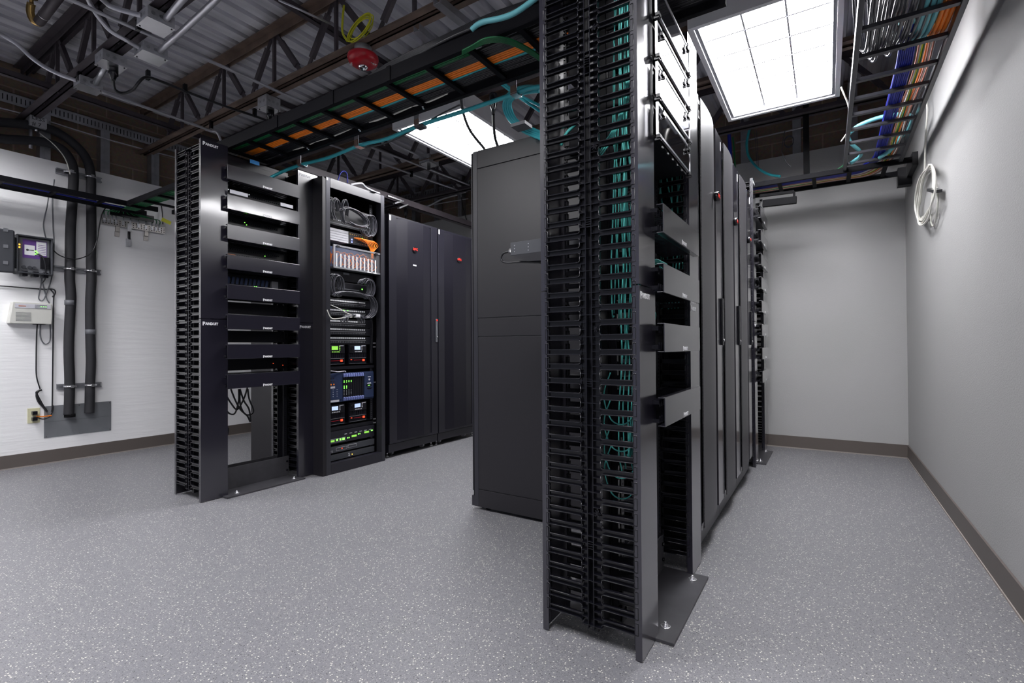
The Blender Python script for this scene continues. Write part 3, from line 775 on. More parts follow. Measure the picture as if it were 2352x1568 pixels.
# ------------------------------------------------------------------ curved-door cabinets of the right hand row
def make_curved_cabinet(x0, w, label, side=False):
    y0, y1, z0, z1 = .462, 1.655, .02, 1.985
    r = thing('server_cabinet', (x0+w/2, (y0+y1)/2, 0), label, 'server cabinet', 'cabinets with curved perforated doors')
    x1 = x0+w
    b = MB().box(x0+.002, x1-.002, y0+.05, y1, .035, z1-.01)
    b.build('body', M['cab'], r, .002)
    b = MB().box(x0, x1, y0+.02, y0+.05, .02, .115).box(x0, x1, y0+.02, y0+.05, z1-.05, z1).box(x0, x0+.03, y0+.02, y0+.05, .115, z1-.05).box(x1-.03, x1, y0+.02, y0+.05, .115, z1-.05)
    b.build('front_frame', M['cab'], r)
    # door: bowed perforated skin, trims and a flat handle strip
    xa, xb = x0+.022, x1-.150
    n = 16; prof = []
    for i in range(n+1):
        t = i/n; prof.append((xa+(xb-xa)*t, y0+.006-.030*(1-t**3.2)*(1-.35*(1-t)**2)))
    ring = prof + [(p[0], p[1]+.005) for p in prof[::-1]]
    d = MB().prism(ring, 2, .12, z1-.02).build('door', M['perf'], r)
    MB().box(x0+.004, xa, y0-.004, y0+.018, .11, z1-.005).box(xb, x1-.004, y0-.004, y0+.018, .11, z1-.005).box(xa, xb, y0+.004, y0+.018, .11, .125).box(xa, xb, y0+.004, y0+.018, z1-.02, z1-.005).build('door_frame', M['cover'], d, .001)
    hx = x1-.045
    h = MB().box(hx-.012, hx+.012, y0-.016, y0-.004, .90, 1.14).build('handle', M['plastic'], d, .003)
    MB().tube([(hx, y0-.017, .925), (hx, y0-.020, .925)], .007, 12, smooth=False).build('lock', M['bright'], h)
    bx = (xa+xb)/2+.06
    bd = MB().tube([(bx, y0-.020, 1.60), (bx, y0-.042, 1.60)], .022, 20, smooth=False).build('badge', M['plastic'], d)
    text('APC', .021, M['red'], bd, (bx, y0-.0425, 1.60), bold=.0012, sx=1.1, name='logo')
    MB().box(x1-.022, x1-.010, y0-.0055, y0-.004, z1-.075, z1-.03).build('hinge_cap', M['white'], r)
    f = MB()
    for x in (x0+.05, x1-.05):
        for y in (y0+.08, y1-.06): f.tube([(x, y, .006), (x, y, .04)], .006, 8, smooth=False).lathe([(.018, 0), (.018, .010), (.008, .012)], (x, y, 0), 12)
    f.build('leveling_foot', M['plastic'], r)
    MB().box(x0+.01, x1-.01, y1+.004, y1+.022, .10, z1).build('rear_door', M['cab'], r, .001)
    if side:
        X = x0
        for za, zb in ((.02, .114), (.118, .953), (.957, 1.055), (1.059, 1.883), (1.887, 1.985)):
            MB().box(X-.004, X+.002, y0+.05, y1-.03 , za, zb).build('side_panel', M['cabside'], r, .0012)
        MB().box(X-.003, X+.002, y1-.028, y1, .02, 1.985).build('corner_post', M['cab'], r)
        MB().box(X+.0, X+.02, y1+.003, y1+.008, .06, 1.98).build('door_gasket', M['void'], r)
        MB().box(X-.001, X+.03, y1+.002, y1+.020, .02, .075).build('rear_sill', M['cab'], r)
    return r
make_curved_cabinet(2.200, .556, 'first cabinet of the right hand row, with the big black side panel', side=True)
make_curved_cabinet(2.760, .570, 'middle cabinet with curved perforated door in the right hand row')
make_curved_cabinet(3.334, .570, 'last cabinet with curved perforated door, next to the far rack')

# ------------------------------------------------------------------ open equipment cabinet
CY = 2.97
def pz(px, py, y=CY): p = at(px, py, 1, y); return p.x, p.z
cx0, cx1 = 2.222, 2.768
r = thing('open_cabinet', ((cx0+cx1)/2, CY+.45, 0), 'doorless black cabinet full of radios and cable coils, third unit of the left row', 'server cabinet')
MB().box(cx0, 2.258, CY, CY+.06, .0, 2.11).build('post', M['trayside'], r, .002); MB().box(2.732, cx1, CY, CY+.06, 0, 2.11).build('post', M['trayside'], r, .002)
MB().box(2.258, 2.732, CY, CY+.05, 2.04, 2.11).build('top_rail', M['cover'], r, .002)
MB().box(2.258, 2.732, CY+.0, CY+.05, .0, .075).build('bottom_rail', M['cab'], r, .002)
MB().box(cx0, cx0+.006, CY+.06, CY+.90, .0, 2.11).build('side_panel', M['cabside'], r); MB().box(cx1-.006, cx1, CY+.06, CY+.90, 0, 2.11).build('side_panel', M['cabside'], r)
MB().box(cx0, cx1, CY+.894, CY+.90, 0, 2.11).build('back_panel', M['black'], r); MB().box(cx0, cx1, CY+.06, CY+.9, 2.10, 2.11).build('top_panel', M['black'], r); MB().box(cx0, cx1, CY+.06, CY+.9, 0, .02).build('bottom_panel', M['black'], r)
MB().prism([(cx0-.028, .0), (cx0, 0), (cx0, 2.095), (cx0-.028, 2.105)], 1, CY+.002, CY+.9).build('side_cover', M['cabside'], r, .001)
for x in (2.262, 2.676): MB().box(x, x+.03, CY+.07, CY+.075, .08, 2.03).build('mounting_rail', M['black'], r)
h = MB(); z = .1
while z < 2.0: h.box(2.684, 2.689, CY+.0692, CY+.0700, z, z+.007); z += .0148
h.build('screw_row', M['boxgrey2'], r)['kind'] = 'stuff'
b = MB()
for z in (.30, .33, .62, .90, .93): b.box(2.70, 2.725, CY+.058, CY+.062, z, z+.008)
b.build('side_slot', M['silver'], r)['kind'] = 'stuff'
MB().box(cx0+.004, cx0+.018, CY-.001, CY, 2.085, 2.105).build('corner_mark', M['white'], r)
MB().box(2.63, 2.68, CY-.02, CY+.02, 2.11, 2.112).build('top_clip', M['steel'], r)
g = 'equipment in the open cabinet'
EY = CY+.066
def unit(name, cat, label, z0, z1, m='black', x0=2.262, x1=2.706, d=.35, y=EY, bev=.001):
    t = thing(name, ((x0+x1)/2, y+d/2, z0), label, cat, g)
    MB().box(x0, x1, y, y+d, z0, z1).build('case', M[m], t, bev); return t
def prow(t, z, x0, x1, n, w, h, m, y=EY, name='port_row'):
    b = MB()
    for i in range(n):
        x = x0+(x1-x0)*i/n; b.box(x, x+w, y-.0015, y, z, z+h)
    b.build(name, M[m], t)['kind'] = 'stuff'
# top cable shelf units
t = unit('patch_bay', 'patch panel', 'patch panel behind the uppermost black cable coils', 1.80, 1.95)
prow(t, 1.915, 2.30, 2.36, 2, .022, .014, 'silver'); prow(t, 1.838, 2.27, 2.69, 20, .012, .006, 'label'); prow(t, 1.812, 2.27, 2.69, 1, .43, .005, 'boxgrey2', name='lip')
t = unit('patch_bay', 'patch panel', 'pale silvery faceplate below the top cable coils', 1.685, 1.775, 'pale', x1=2.47)
b = MB()
for k in range(4): b.box(2.262, 2.47, EY-.001, EY, 1.70+k*.018, 1.702+k*.018)
b.build('groove', M['boxgrey2'], t)['kind'] = 'stuff'
t = unit('transceiver_unit', 'network unit', 'cluttered unit with blue lights feeding the orange cords', 1.685, 1.775, 'black', x0=2.475)
for x, z, c in ((2.50, 1.72, 'ledb'), (2.50, 1.70, 'ledb'), (2.60, 1.745, 'ledg')): MB().box(x-.005, x+.005, EY-.002, EY, z-.005, z+.005).build('indicator_light', M[c], t)
prow(t, 1.755, 2.48, 2.66, 9, .010, .008, 'brass'); prow(t, 1.695, 2.53, 2.66, 8, .010, .008, 'chrome')
for i in range(7):
    x = 2.52+.018*i
    cable('fiber_lead', 'orange cord sweeping from the blue lit unit to the splice shelf', [(x, EY-.002, 1.735-.004*i), (x+.05, EY-.03, 1.735), (x+.10, EY-.035, 1.705), (2.66+.004*i, EY-.03, 1.65), (2.675+.003*i, EY-.02, 1.60)], .003, 'orange', 'orange cords sweeping down', 5)
# splice shelf with clear door and white separators
sx0, sx1, sz0, sz1 = 2.262, 2.735, 1.475, 1.645
t = thing('splice_shelf', ((sx0+sx1)/2, EY, sz0), 'clear fronted splice shelf with white separator strips and orange cords', 'splice shelf', g)
MB().box(sx0, sx1, EY+.02, EY+.3, sz0, sz1).build('case', M['navy'], t)
MB().box(sx0+.03, sx1, EY-.052, EY-.048, sz0+.012, sz1).build('clear_door', M['acryl'], t)
MB().box(sx0+.03, sx1, EY-.056, EY+.02, sz0, sz0+.012).box(sx0+.03, sx1, EY-.056, EY-.046, sz1-.012, sz1).box(sx0+.03, sx0+.045, EY-.056, EY-.046, sz0+.012, sz1-.012).build('door_frame', M['silver'], t)
for i in range(11):
    x = 2.325 + .0365*i
    MB().box(x, x+.009, EY-.044, EY-.040, sz0+.014, sz0+.110).build('separator', M['white'], t)
MB().box(2.60, 2.64, EY-.0572, EY-.056, sz0+.002, sz0+.009).box(2.66, 2.69, EY-.0572, EY-.056, sz0+.002, sz0+.009).build('label_strip', M['white'], t)
for x in (2.33, 2.69): MB().box(x-.012, x+.012, EY-.062, EY-.056, sz1-.022, sz1-.006).build('door_latch', M['black'], t)
rnd = random.Random(11)
for i in range(14):
    x = 2.30+.030*i
    cable('splice_lead', 'thin orange cord looping inside the clear splice shelf', [(x, EY+.012, sz0+.04), (x+.01, EY-.01, sz0+.09+rnd.uniform(0, .02)), (x+.05, EY-.03, sz0+.12+rnd.uniform(-.01, .02)), (x+.09, EY-.02, sz0+.10), (x+.13, EY-.012, sz0+.06), (x+.10, EY+.005, sz0+.03)] if x < 2.62 else [(x-.03, EY, sz0+.12), (x, EY-.03, sz0+.10), (x+.012, EY-.03, sz0+.03)], .0024, 'pink' if i % 2 else 'orange', 'orange cords inside the splice shelf', 5)
for i in range(5):
    cable('splice_lead', 'orange cord gathered at the left edge of the splice shelf', [(2.262+.006*i, EY-.01, sz0+.14), (2.270+.006*i, EY-.03, sz0+.09), (2.266+.006*i, EY-.02, sz0+.03)], .0025, 'orange', 'orange cords left of the splice shelf', 5)
# coil bundles : each cable of a coil is its own object
def coil(label, grp, cxs, czs, rx, rz, n, y, m='greycable', r=.0034, a0=0, a1=2*PI, dx=.010, dy=.006, seed=1, tilt=0):
    rr = random.Random(seed); dx *= n/(n+3); n += 3; a0 -= .25; a1 += .3
    for i in range(n):
        pts = []; K = 14
        ox, oz = dx*(i-(n-1)/2), rr.uniform(-.006, .006)
        for k in range(K+1):
            a = a0+(a1-a0)*k/K
            x = math.cos(a)*(rx+rr.uniform(-.002, .002)); z = math.sin(a)*(rz+rr.uniform(-.002, .002))
            pts.append((cxs+ox+x*math.cos(tilt)-z*math.sin(tilt), y-dy*(i % 4)-.012*math.sin(a*.5), czs+oz+x*math.sin(tilt)+z*math.cos(tilt)))
        cable('cable_loop', label, pts, r, m, grp, 6, 3)
coil('black cable looping at the top left of the open cabinet', 'loops at the top left of the open cabinet', 2.315, 1.905, .035, .075, 5, EY-.02, a0=.2, a1=4.2, seed=2, dx=.009)
coil('black cable hanging in a narrow loop at the top of the open cabinet', 'narrow hanging loops near the top', 2.40, 1.90, .028, .085, 3, EY-.03, a0=0, a1=4.4, seed=3, dx=.008)
coil('black cable swept across the top of the open cabinet', 'swept cables at the top of the open cabinet', 2.48, 1.875, .125, .052, 5, EY-.04, a0=-1.6, a1=2.9, seed=4, dx=.008, tilt=-.18)
coil('black cable hanging in the top right of the open cabinet', 'loops at the top right of the open cabinet', 2.635, 1.845, .050, .080, 7, EY-.03, a0=-2.4, a1=1.9, seed=5, dx=.010)
coil('grey cable coil at the middle left of the open cabinet', 'coils at the middle left of the open cabinet', 2.325, 1.35, .048, .075, 7, EY-.03, a0=-.3, a1=4.9, seed=6, dx=.009)
coil('grey cable coil at the middle right of the open cabinet', 'coils at the middle right of the open cabinet', 2.605, 1.355, .055, .070, 7, EY-.03, a0=-2.2, a1=2.4, seed=7, dx=.012)
coil('grey cable bundle bowing across the patch panels', 'bowed bundles across the patch panels', 2.45, 1.275, .15, .035, 8, EY-.045, a0=.2, a1=2.9, seed=8, dx=.006)
coil('grey cable drooping to the right over the patch panels', 'drooping cables over the patch panels', 2.60, 1.215, .080, .085, 6, EY-.04, a0=-1.9, a1=1.5, seed=9, dx=.010)
coil('grey cable curving down over the lower patch panels', 'curving cables over the lower patch panels', 2.46, 1.085, .085, .055, 5, EY-.045, a0=.2, a1=3.0, seed=10, dx=.010)
t = unit('patch_bay', 'patch panel', 'black panel with a grey label between the cable coils', 1.395, 1.465); prow(t, 1.445, 2.42, 2.52, 1, .055, .014, 'boxgrey2', name='label_strip')
t = unit('network_switch', 'network switch', 'switch with a green light behind the middle cable coils', 1.285, 1.385); prow(t, 1.335, 2.35, 2.60, 1, .22, .006, 'boxgrey2', name='lip')
MB().box(2.592, 2.602, EY-.003, EY, 1.345, 1.355).build('indicator_light', M['ledg'], t)
for i, (z0, l) in enumerate(((1.200, 'patch panel row with white faced ports just under the crossed bundles'), (1.130, 'patch panel with two green lights above the white connector'), (1.050, 'bright port row below the white connector'),
                             (.990, 'second lowest bright port row of the open cabinet'), (.925, 'lowest bright port row, just above the radios'))):
    t = unit('patch_bay', 'patch panel', l, z0, z0+.062 if i < 3 else z0+.056)
    prow(t, z0+.040, 2.268, 2.628, 20 if i else 24, .0125, .011, 'white'); prow(t, z0+.012, 2.268, 2.628, 24, .009, .009, 'boxgrey2', name='port_opening')
    MB().box(2.262, 2.63, EY-.002, EY, z0+.026, z0+.031).build('lip', M['silver'], t)
    if i == 1:
        for x in (2.42, 2.455): MB().box(x, x+.007, EY-.003, EY, z0+.045, z0+.052).build('indicator_light', M['ledg'], t)
        for k in range(6): MB().box(2.535+k*.014, 2.539+k*.014, EY-.003, EY, z0+.006, z0+.010).build('indicator_light', M['ledg'], t)
t = MB().box(2.475, 2.515, EY-.075, EY-.05, 1.125, 1.150).box(2.482, 2.508, EY-.079, EY-.075, 1.130, 1.146).thing('cable_connector', M['white'], 'white connector clipped on the cable bundle in the open cabinet', 'connector')
cable('white_patch_cable', 'pale cable entering the open cabinet from the left rack', [(2.215, CY-.02, 1.165), (2.245, CY-.012, 1.12), (2.28, CY-.006, 1.105), (2.36, CY, 1.115), (2.44, CY-.01, 1.125)], .0035, 'whitecable')
cable('white_patch_cable', 'pale cable slanting down to the white connector', [(2.268, EY-.02, 1.215), (2.34, EY-.05, 1.185), (2.42, EY-.055, 1.150), (2.475, EY-.06, 1.137)], .003, 'whitecable')
cable('side_cable', 'black cable bowing down the right side of the open cabinet', [(2.63, EY-.03, 1.14), (2.675, EY-.02, 1.11), (2.69, EY-.01, 1.03), (2.685, EY, .90), (2.68, EY, .78)], .0035, 'blackcable')
# radios on shelves
def make_radio(x0, z0, green, label):
    w, h = .172, .150
    t = thing('radio', (x0+w/2, EY+.06, z0), label, 'radio', 'base station radios')
    MB().box(x0, x0+w, EY+.002, EY+.22, z0, z0+h).build('case', M['plastic'], t, .002)
    f = MB().box(x0+.006, x0+w-.006, EY-.004, EY+.002, z0+.085, z0+h-.006).build('face', M['black'], t, .001)
    MB().box(x0+.052, x0+.106, EY-.0055, EY-.004, z0+.108, z0+.136).build('display', M['lcdg' if green else 'lcdw'], f)
    b = MB()
    for k in range(5): b.box(x0+.055+k*.014, x0+.063+k*.014, EY-.0055, EY-.004, z0+.090, z0+.097)
    for k in range(3): b.box(x0+.118, x0+.126, EY-.0055, EY-.004, z0+.104+k*.012, z0+.111+k*.012)
    b.build('button', M['lcdg' if green else 'label'], f)['kind'] = 'stuff'
    MB().tube([(x0+.028, EY-.004, z0+.122), (x0+.028, EY-.014, z0+.122)], .012, 16, smooth=False).build('knob', M['plastic'], f)
    MB().box(x0+.118, x0+.156, EY-.0052, EY-.004, z0+.136, z0+.141).build('lettering_strip', M['label'], f)
    b = MB()
    for k in range(9): b.box(x0+.012+k*.0175, x0+.014+k*.0175, EY+.0005, EY+.002, z0+.050, z0+.080)
    b.build('grille', M['cab'], t)['kind'] = 'stuff'
    MB().box(x0+.008, x0+w-.008, EY-.001, EY+.002, z0+.044, z0+.047).box(x0+.008, x0+w-.008, EY-.001, EY+.002, z0+.003, z0+.005).build('trim', M['boxgrey2'], t)
    MB().box(x0+.020, x0+.030, EY-.002, EY+.002, z0+.030, z0+.036).box(x0+.132, x0+.150, EY-.003, EY+.002, z0+.020, z0+.036).build('power_switch', M['ledr'], t)
    MB().box(x0+.05, x0+.125, EY-.001, EY+.002, z0+.028, z0+.0295).build('stripe', M['redlamp'], t)
    return t
make_radio(2.262, .775, True, 'upper left radio with a green display'); make_radio(2.468, .775, False, 'upper right radio with a pale blue display')
make_radio(2.262, .335, False, 'lower left radio with a pale display above the power unit'); make_radio(2.468, .335, False, 'lower right radio with a pale display above the power unit')
for z, l in ((.767, 'upper radio shelf'), (.327, 'lower radio shelf')):
    MB().box(2.260, 2.708, EY-.004, EY+.30, z-.004, z+.006).box(2.260, 2.708, EY-.004, EY-.001, z-.028, z+.006).thing('rack_shelf', M['black'], l + ' under a pair of radios', 'shelf', 'radio shelves')
cable('spare_cable', 'pale coiled cable lying on top of the navy chassis', [(2.27, EY-.02, .735), (2.32, EY-.03, .728), (2.36, EY-.02, .722), (2.42, EY-.01, .725), (2.44, EY, .718)], .004, 'label')
# navy chassis
z0, z1 = .500, .712
t = unit('chassis_unit', 'network chassis', 'navy blue chassis with lavender card handles', z0, z1, 'navy', y=EY-.008, x1=2.700)
F = EY-.008
c = MB().box(2.262, 2.395, F-.004, F, z0+.02, z1-.004).build('power_module', M['navy'], t, .001)
b = MB(); w_ = MB(); o_ = MB()
for i in range(3):
    for k in range(3): b.tube([(2.275+i*.024, F-.004, z1-.035-k*.022), (2.275+i*.024, F-.007, z1-.035-k*.022)], .0055, 10, smooth=False)
    o_.tube([(2.275+i*.024, F-.007, z1-.079), (2.275+i*.024, F-.010, z1-.079)], .005, 10, smooth=False)
    for k in range(4): w_.tube([(2.285+i*.034, F-.004, z0+.045+k*.016), (2.285+i*.034, F-.006, z0+.045+k*.016)], .0028, 8, smooth=False)
b.build('jack', M['chrome'], c)['kind'] = 'stuff'; w_.build('screw', M['label'], c)['kind'] = 'stuff'; o_.build('amber_jack', M['orange'], c)['kind'] = 'stuff'
MB().box(2.265, 2.335, F-.0055, F-.004, z1-.108, z1-.094).box(2.265, 2.372, F-.0055, F-.004, z0+.004, z0+.018).build('label_strip', M['label'], c)
for k in range(9):
    x = 2.408+k*.0215
    cc = MB().box(x, x+.018, F-.004, F, z0+.024, z1-.024).build('card', M['black'], t)
    MB().prism([(F, z1-.034), (F-.016, z1-.030), (F-.012, z1-.006), (F, z1-.004)], 0, x+.001, x+.015).build('card_handle', M['lav'], cc, .001)
    MB().prism([(F, z0+.004), (F-.014, z0+.008), (F-.016, z0+.028), (F, z0+.034)], 0, x+.001, x+.015).build('card_handle', M['lav'], cc, .001)
    if k < 4:
        b = MB()
        for q in ((.150,), (.140,), (.112,), (.104,), (.095,)) if k < 2 else ((.150,), (.142,)): b.box(x+.005, x+.012, F-.0055, F-.004, z0+q[0], z0+q[0]+.005)
        b.build('indicator_light', M['ledg'], cc)['kind'] = 'stuff'
        b = MB()
        for q in range(4): b.box(x+.006, x+.010, F-.0052, F-.004, z0+.050+q*.010, z0+.054+q*.010)
        b.build('dot_row', M['label'], cc)['kind'] = 'stuff'
c = MB().box(2.605, 2.695, F-.010, F, z0+.012, z1-.008).build('fan_cover', M['navy'], t, .002)
MB().box(2.618, 2.672, F-.0115, F-.010, z0+.098, z0+.112).build('display', M['void'], c); MB().box(2.635, 2.655, F-.0125, F-.0115, z0+.103, z0+.107).build('indicator_light', M['ledg'], c)
MB().tube([(2.650, F-.010, z1-.062), (2.650, F-.0115, z1-.062)], .008, 16, smooth=False).box(2.636, 2.664, F-.0115, F-.010, z1-.044, z1-.039).prism([(2.628, z0+.118), (2.668, z0+.118), (2.664, z0+.126), (2.634, z0+.124)], 1, F-.0115, F-.010).build('emblem', M['label'], c)
MB().prism([(2.622, z0+.086), (2.682, z0+.086), (2.664, z0+.074), (2.638, z0+.074)], 1, F-.0108, F-.010).build('finger_recess', M['void'], c)
# lower units
t = unit('power_unit', 'power unit', 'grey unit with small green display windows, under the lower radios', .200, .290, 'cab', y=EY-.01)
F = EY-.01
MB().box(2.266, 2.430, F-.0012, F, .210, .236).build('legend_frame', M['label'], t); MB().box(2.268, 2.428, F-.0018, F-.0010, .212, .234).build('legend_panel', M['boxgrey'], t)
for x0_, x1_, z in ((2.275, 2.33, .216), (2.345, 2.36, .218), (2.375, 2.39, .218), (2.40, 2.42, .218), (2.485, 2.53, .225), (2.605, 2.65, .236)):
    MB().box(x0_, x1_, F-.003, F-.001, z, z+.014).build('display', M['lcdg'] if x1_-x0_ > .03 else M['ledg'], t)
for x, z in ((2.445, .222), (2.458, .222), (2.545, .236), (2.56, .236), (2.672, .244), (2.682, .244)): MB().box(x, x+.006, F-.003, F, z, z+.008).build('indicator_light', M['ledg'], t)
prow(t, .256, 2.42, 2.70, 6, .022, .004, 'label', F, 'legend')
t = unit('converter_unit', 'network unit', 'dark grey unit with a small red light and two outlined fields', .135, .180, 'boxgrey', y=EY-.01)
MB().box(2.345, 2.44, F-.0015, F, .146, .168).box(2.45, 2.53, F-.0015, F, .152, .172).box(2.285, 2.315, F-.0015, F, .140, .154).build('legend_frame', M['label'], t)
MB().box(2.347, 2.438, F-.002, F-.0014, .148, .166).box(2.452, 2.528, F-.002, F-.0014, .154, .170).box(2.287, 2.313, F-.002, F-.0014, .142, .152).build('legend_panel', M['boxgrey'], t)
MB().box(2.392, 2.400, F-.004, F-.002, .153, .162).build('indicator_light', M['ledr'], t)
t = unit('converter_unit', 'network unit', 'lowest dark grey unit, directly above the open cabinet floor rail', .080, .122, 'boxgrey', y=EY-.01)
MB().box(2.455, 2.468, F-.002, F, .090, .098).box(2.455, 2.464, F-.002, F, .103, .112).build('jack', M['label'], t); MB().box(2.486, 2.492, F-.003, F, .094, .100).build('indicator_light', M['leda'], t)
t = unit('blanking_unit', 'blank panel', 'plain black blanking panel above the green display unit', .292, .318); 

# ------------------------------------------------------------------ dark perforated cabinets of the left row
def make_dark_cabinet(x0, x1, label):
    y0 = 2.99; y1 = y0+1.06; z1 = 1.985
    r = thing('server_cabinet', ((x0+x1)/2, (y0+y1)/2, 0), label, 'server cabinet', 'flat doored dark cabinets')
    MB().box(x0, x1, y0+.045, y1, .045, z1).build('body', M['black'], r, .002)
    MB().box(x0+.002, x1-.002, y0+.012, y0+.045, .045, .110).build('sill', M['cab'], r, .001)
    d = MB().box(x0+.002, x0+.085, y0, y0+.045, .115, z1).box(x1-.085, x1-.002, y0, y0+.045, .115, z1).box(x0+.085, x1-.085, y0, y0+.045, z1-.018, z1).box(x0+.085, x1-.085, y0, y0+.045, .115, .135).build('door_frame', M['cab'], r, .0015)
    MB().prism([(x0+.085, y0+.02), (x0+.085, y0+.006), (x0+.20, y0-.012), (x1-.20, y0-.012), (x1-.085, y0+.006), (x1-.085, y0+.02)], 2, .135, z1-.018).build('perforated_panel', M['perf2'], d)
    hx = x1-.022
    h = MB().box(hx-.010, hx+.010, y0-.012, y0, .945, 1.155).build('handle', M['boxgrey2'], d, .003)
    MB().box(hx-.009, hx+.009, y0-.0135, y0-.012, 1.135, 1.15).build('handle_badge', M['red'], h); MB().tube([(hx, y0-.012, .99), (hx, y0-.018, .99)], .007, 12, smooth=False).build('lock', M['bright'], h)
    bx = (x0+x1)/2-.01
    bd = MB().tube([(bx, y0-.012, 1.735), (bx, y0-.020, 1.735)], .026, 20, smooth=False).build('badge', M['plastic'], d)
    text('APC', .028, M['red'], bd, (bx, y0-.0205, 1.738), bold=.0014, sx=1.1, name='logo')
    MB().box(x0+.008, x0+.024, y0-.001, y0+.001, z1-.05, z1-.008).build('hinge_cap', M['white'], r)
    for x in (x0+.03, x1-.03): MB().tube([(x, y0+.06, .008), (x, y0+.06, .05)], .005, 8, smooth=False).lathe([(.016, 0), (.016, .008), (.007, .012)], (x, y0+.06, 0), 12).build('leveling_foot', M['bright'], r)
    for x in (x0+.11, x1-.11): MB().tube([(x-.010, y0+.10, .026), (x+.010, y0+.10, .026)], .026, 16, smooth=False).build('caster', M['label'], r)
    return r
d1 = make_dark_cabinet(2.832, 3.425, 'glossy black perforated cabinet beside the open cabinet')
copy_tree(d1, d1.location + Vector((.602, 0, 0)), 'farther glossy black perforated cabinet of the left row, partly behind the tall side panel')
MB().box(3.095, 3.135, 2.974, 2.9775, 1.595, 1.607).build('label_plate', M['label'], d1)

# ------------------------------------------------------------------ ladder trays
def ladder_y(xa, xb, y0, y1, z, rungs, label, h=.036, tall=None):
    r = thing('ladder_tray', ((xa+xb)/2, (y0+y1)/2, z), label, 'cable ladder')
    for x in (xa, xb):
        hh = tall if (tall and x == xa) else h
        MB().box(x-.012, x+.012, y0, y1, z, z+hh).build('side_rail', M['trayblk'], r, .0015)
    for y in rungs: MB().box(xa+.012, xb-.012, y-.013, y+.013, z+.006, z+.022).build('rung', M['trayblk'], r, .001)
    return r
def ladder_x(ya, yb, x0, x1, z, rungs, label, h=.040, m='trayblk'):
    r = thing('ladder_tray', ((x0+x1)/2, (ya+yb)/2, z), label, 'cable ladder')
    for y in (ya, yb): MB().box(x0, x1, y-.010, y+.010, z, z+h).build('side_rail', M[m], r, .0015)
    for x in rungs: MB().box(x-.012, x+.012, ya+.010, yb-.010, z+.010, z+.026).build('rung', M[m], r, .001)
    return r
TZ = 2.150
XA, XB = 1.645, 1.945
t = ladder_y(XA, XB, .30, 3.32, TZ, [3.20, 2.97, 2.735, 2.50, 2.255, 2.00, 1.765, 1.51, 1.265, 1.015, .77, .52], 'long black ladder tray with black and orange cables between the left and near racks', h=.066)
for y in (2.62, 2.13, 1.72): MB().box(XA-.017, XA-.012, y-.012, y+.012, TZ-.002, TZ+.068).build('splice_clip', M['trayblk'], t)
for y in (1.765, 2.255, 2.735):
    for k in (-1, 1): MB().tube([(XB-.03+k*.008, y+.004*k, TZ+.006), (XB-.03+k*.008, y+.004*k, TZ-.004)], .005, 6, smooth=False).build('bolt', M['bright'], t)
# cables lying in the main tray (each one its own object)
def tray_cables(n, x0, x1, z, y0, y1, m, r, label, group, seed=0, wob=.003, sides=6):
    rr = random.Random(seed)
    for i in range(n):
        x = x0+(x1-x0)*(i+.5)/n; pts = []
        K = 9
        for k in range(K+1): pts.append((x+rr.uniform(-wob, wob), y0+(y1-y0)*k/K, z+r+rr.uniform(0, .004)))
        cable('tray_cable', label, pts, r, m, group, sides, 2)
ZC = TZ+.023
tray_cables(11, 1.712, 1.772, ZC, .32, 3.30, 'blackcable', .0052, 'black cable lying in the long ladder tray on the left of the orange cables', 'black cables left of the orange ones', 1)
tray_cables(4, 1.774, 1.826, ZC-.001, .75, 3.22, 'orange', .0066, 'orange cable lying in the long ladder tray', 'orange cables in the long ladder tray', 2, .0008)
tray_cables(1, 1.829, 1.841, ZC-.001, .75, 2.3, 'teal', .0062, 'single aqua cable beside the orange ones in the long ladder tray', None, 3, .0006)
tray_cables(8, 1.843, 1.915, ZC, .32, 3.25, 'blackcable', .0048, 'black cable lying in the long ladder tray right of the orange cables', 'black cables right of the orange ones', 4)
tray_cables(3, 1.690, 1.710, ZC-.004, 1.30, 3.25, 'green', .0042, 'green cable along the left rail of the long ladder tray', 'green cables in the long ladder tray', 5, .001)
tray_cables(6, XA+.05, XA+.20, ZC+.016, .32, 3.3, 'blackcable', .006, 'black cable piled on top of the others in the long ladder tray', 'piled black cables', 6, .006)
for i, (ya, yb) in enumerate(((2.66, 2.90), (2.33, 2.66), (1.84, 2.18), (1.60, 1.84), (2.02, 2.18))):
    cable('white_tray_cable', 'white cable piece showing between rungs of the long ladder tray', [(1.918, ya, TZ+.030), (1.924, (ya+yb)/2, TZ+.026), (1.920, yb, TZ+.030)], .0045, 'whitecable', 'white cable pieces in the long tray')
for i in range(6):
    o_ = 2.2*i
    cable('green_jumper', 'green cable bending out of the tray towards the near manager', [at(1062, 116+.8*o_, 2, 2.150), at(1085, 104+.8*o_, 2, 2.143), at(1115, 88+o_, 2, 2.135), at(1155, 86+o_, 2, 2.135), at(1195, 100+o_, 2, 2.135), at(1232, 122+o_, 2, 2.13), at(1265, 150+o_, 2, 2.11)], .0036, 'green', 'green cables bending off the tray')
# pale aqua trunk above the tray at the top edge
cable('aqua_cable', 'thick pale aqua cable rising off the tray at the top edge of the picture', [at(1083, 68, 0, 1.56), at(1105, 52, 0, 1.56), at(1150, 42, 0, 1.56), at(1182, 30, 0, 1.56), at(1215, 8, 0, 1.56), at(1240, -12, 0, 1.56)], .0105, 'teal2')
for i in range(6):
    cable('black_overlay_cable', 'black cable bundled over the tray rail near the top edge', [(XA+.02+.004*i, 2.05+.02*i, TZ+.055), (XA-.002, 1.60+.03*i, TZ+.066+.004*i), (XA-.020+.003*i, 1.35, TZ+.068+.006*i), (XA-.02+.003*i, 1.15, TZ+.066+.007*i), (XA-.02, .85, TZ+.066)], .007, 'blackcable', 'black cables over the tray rail')
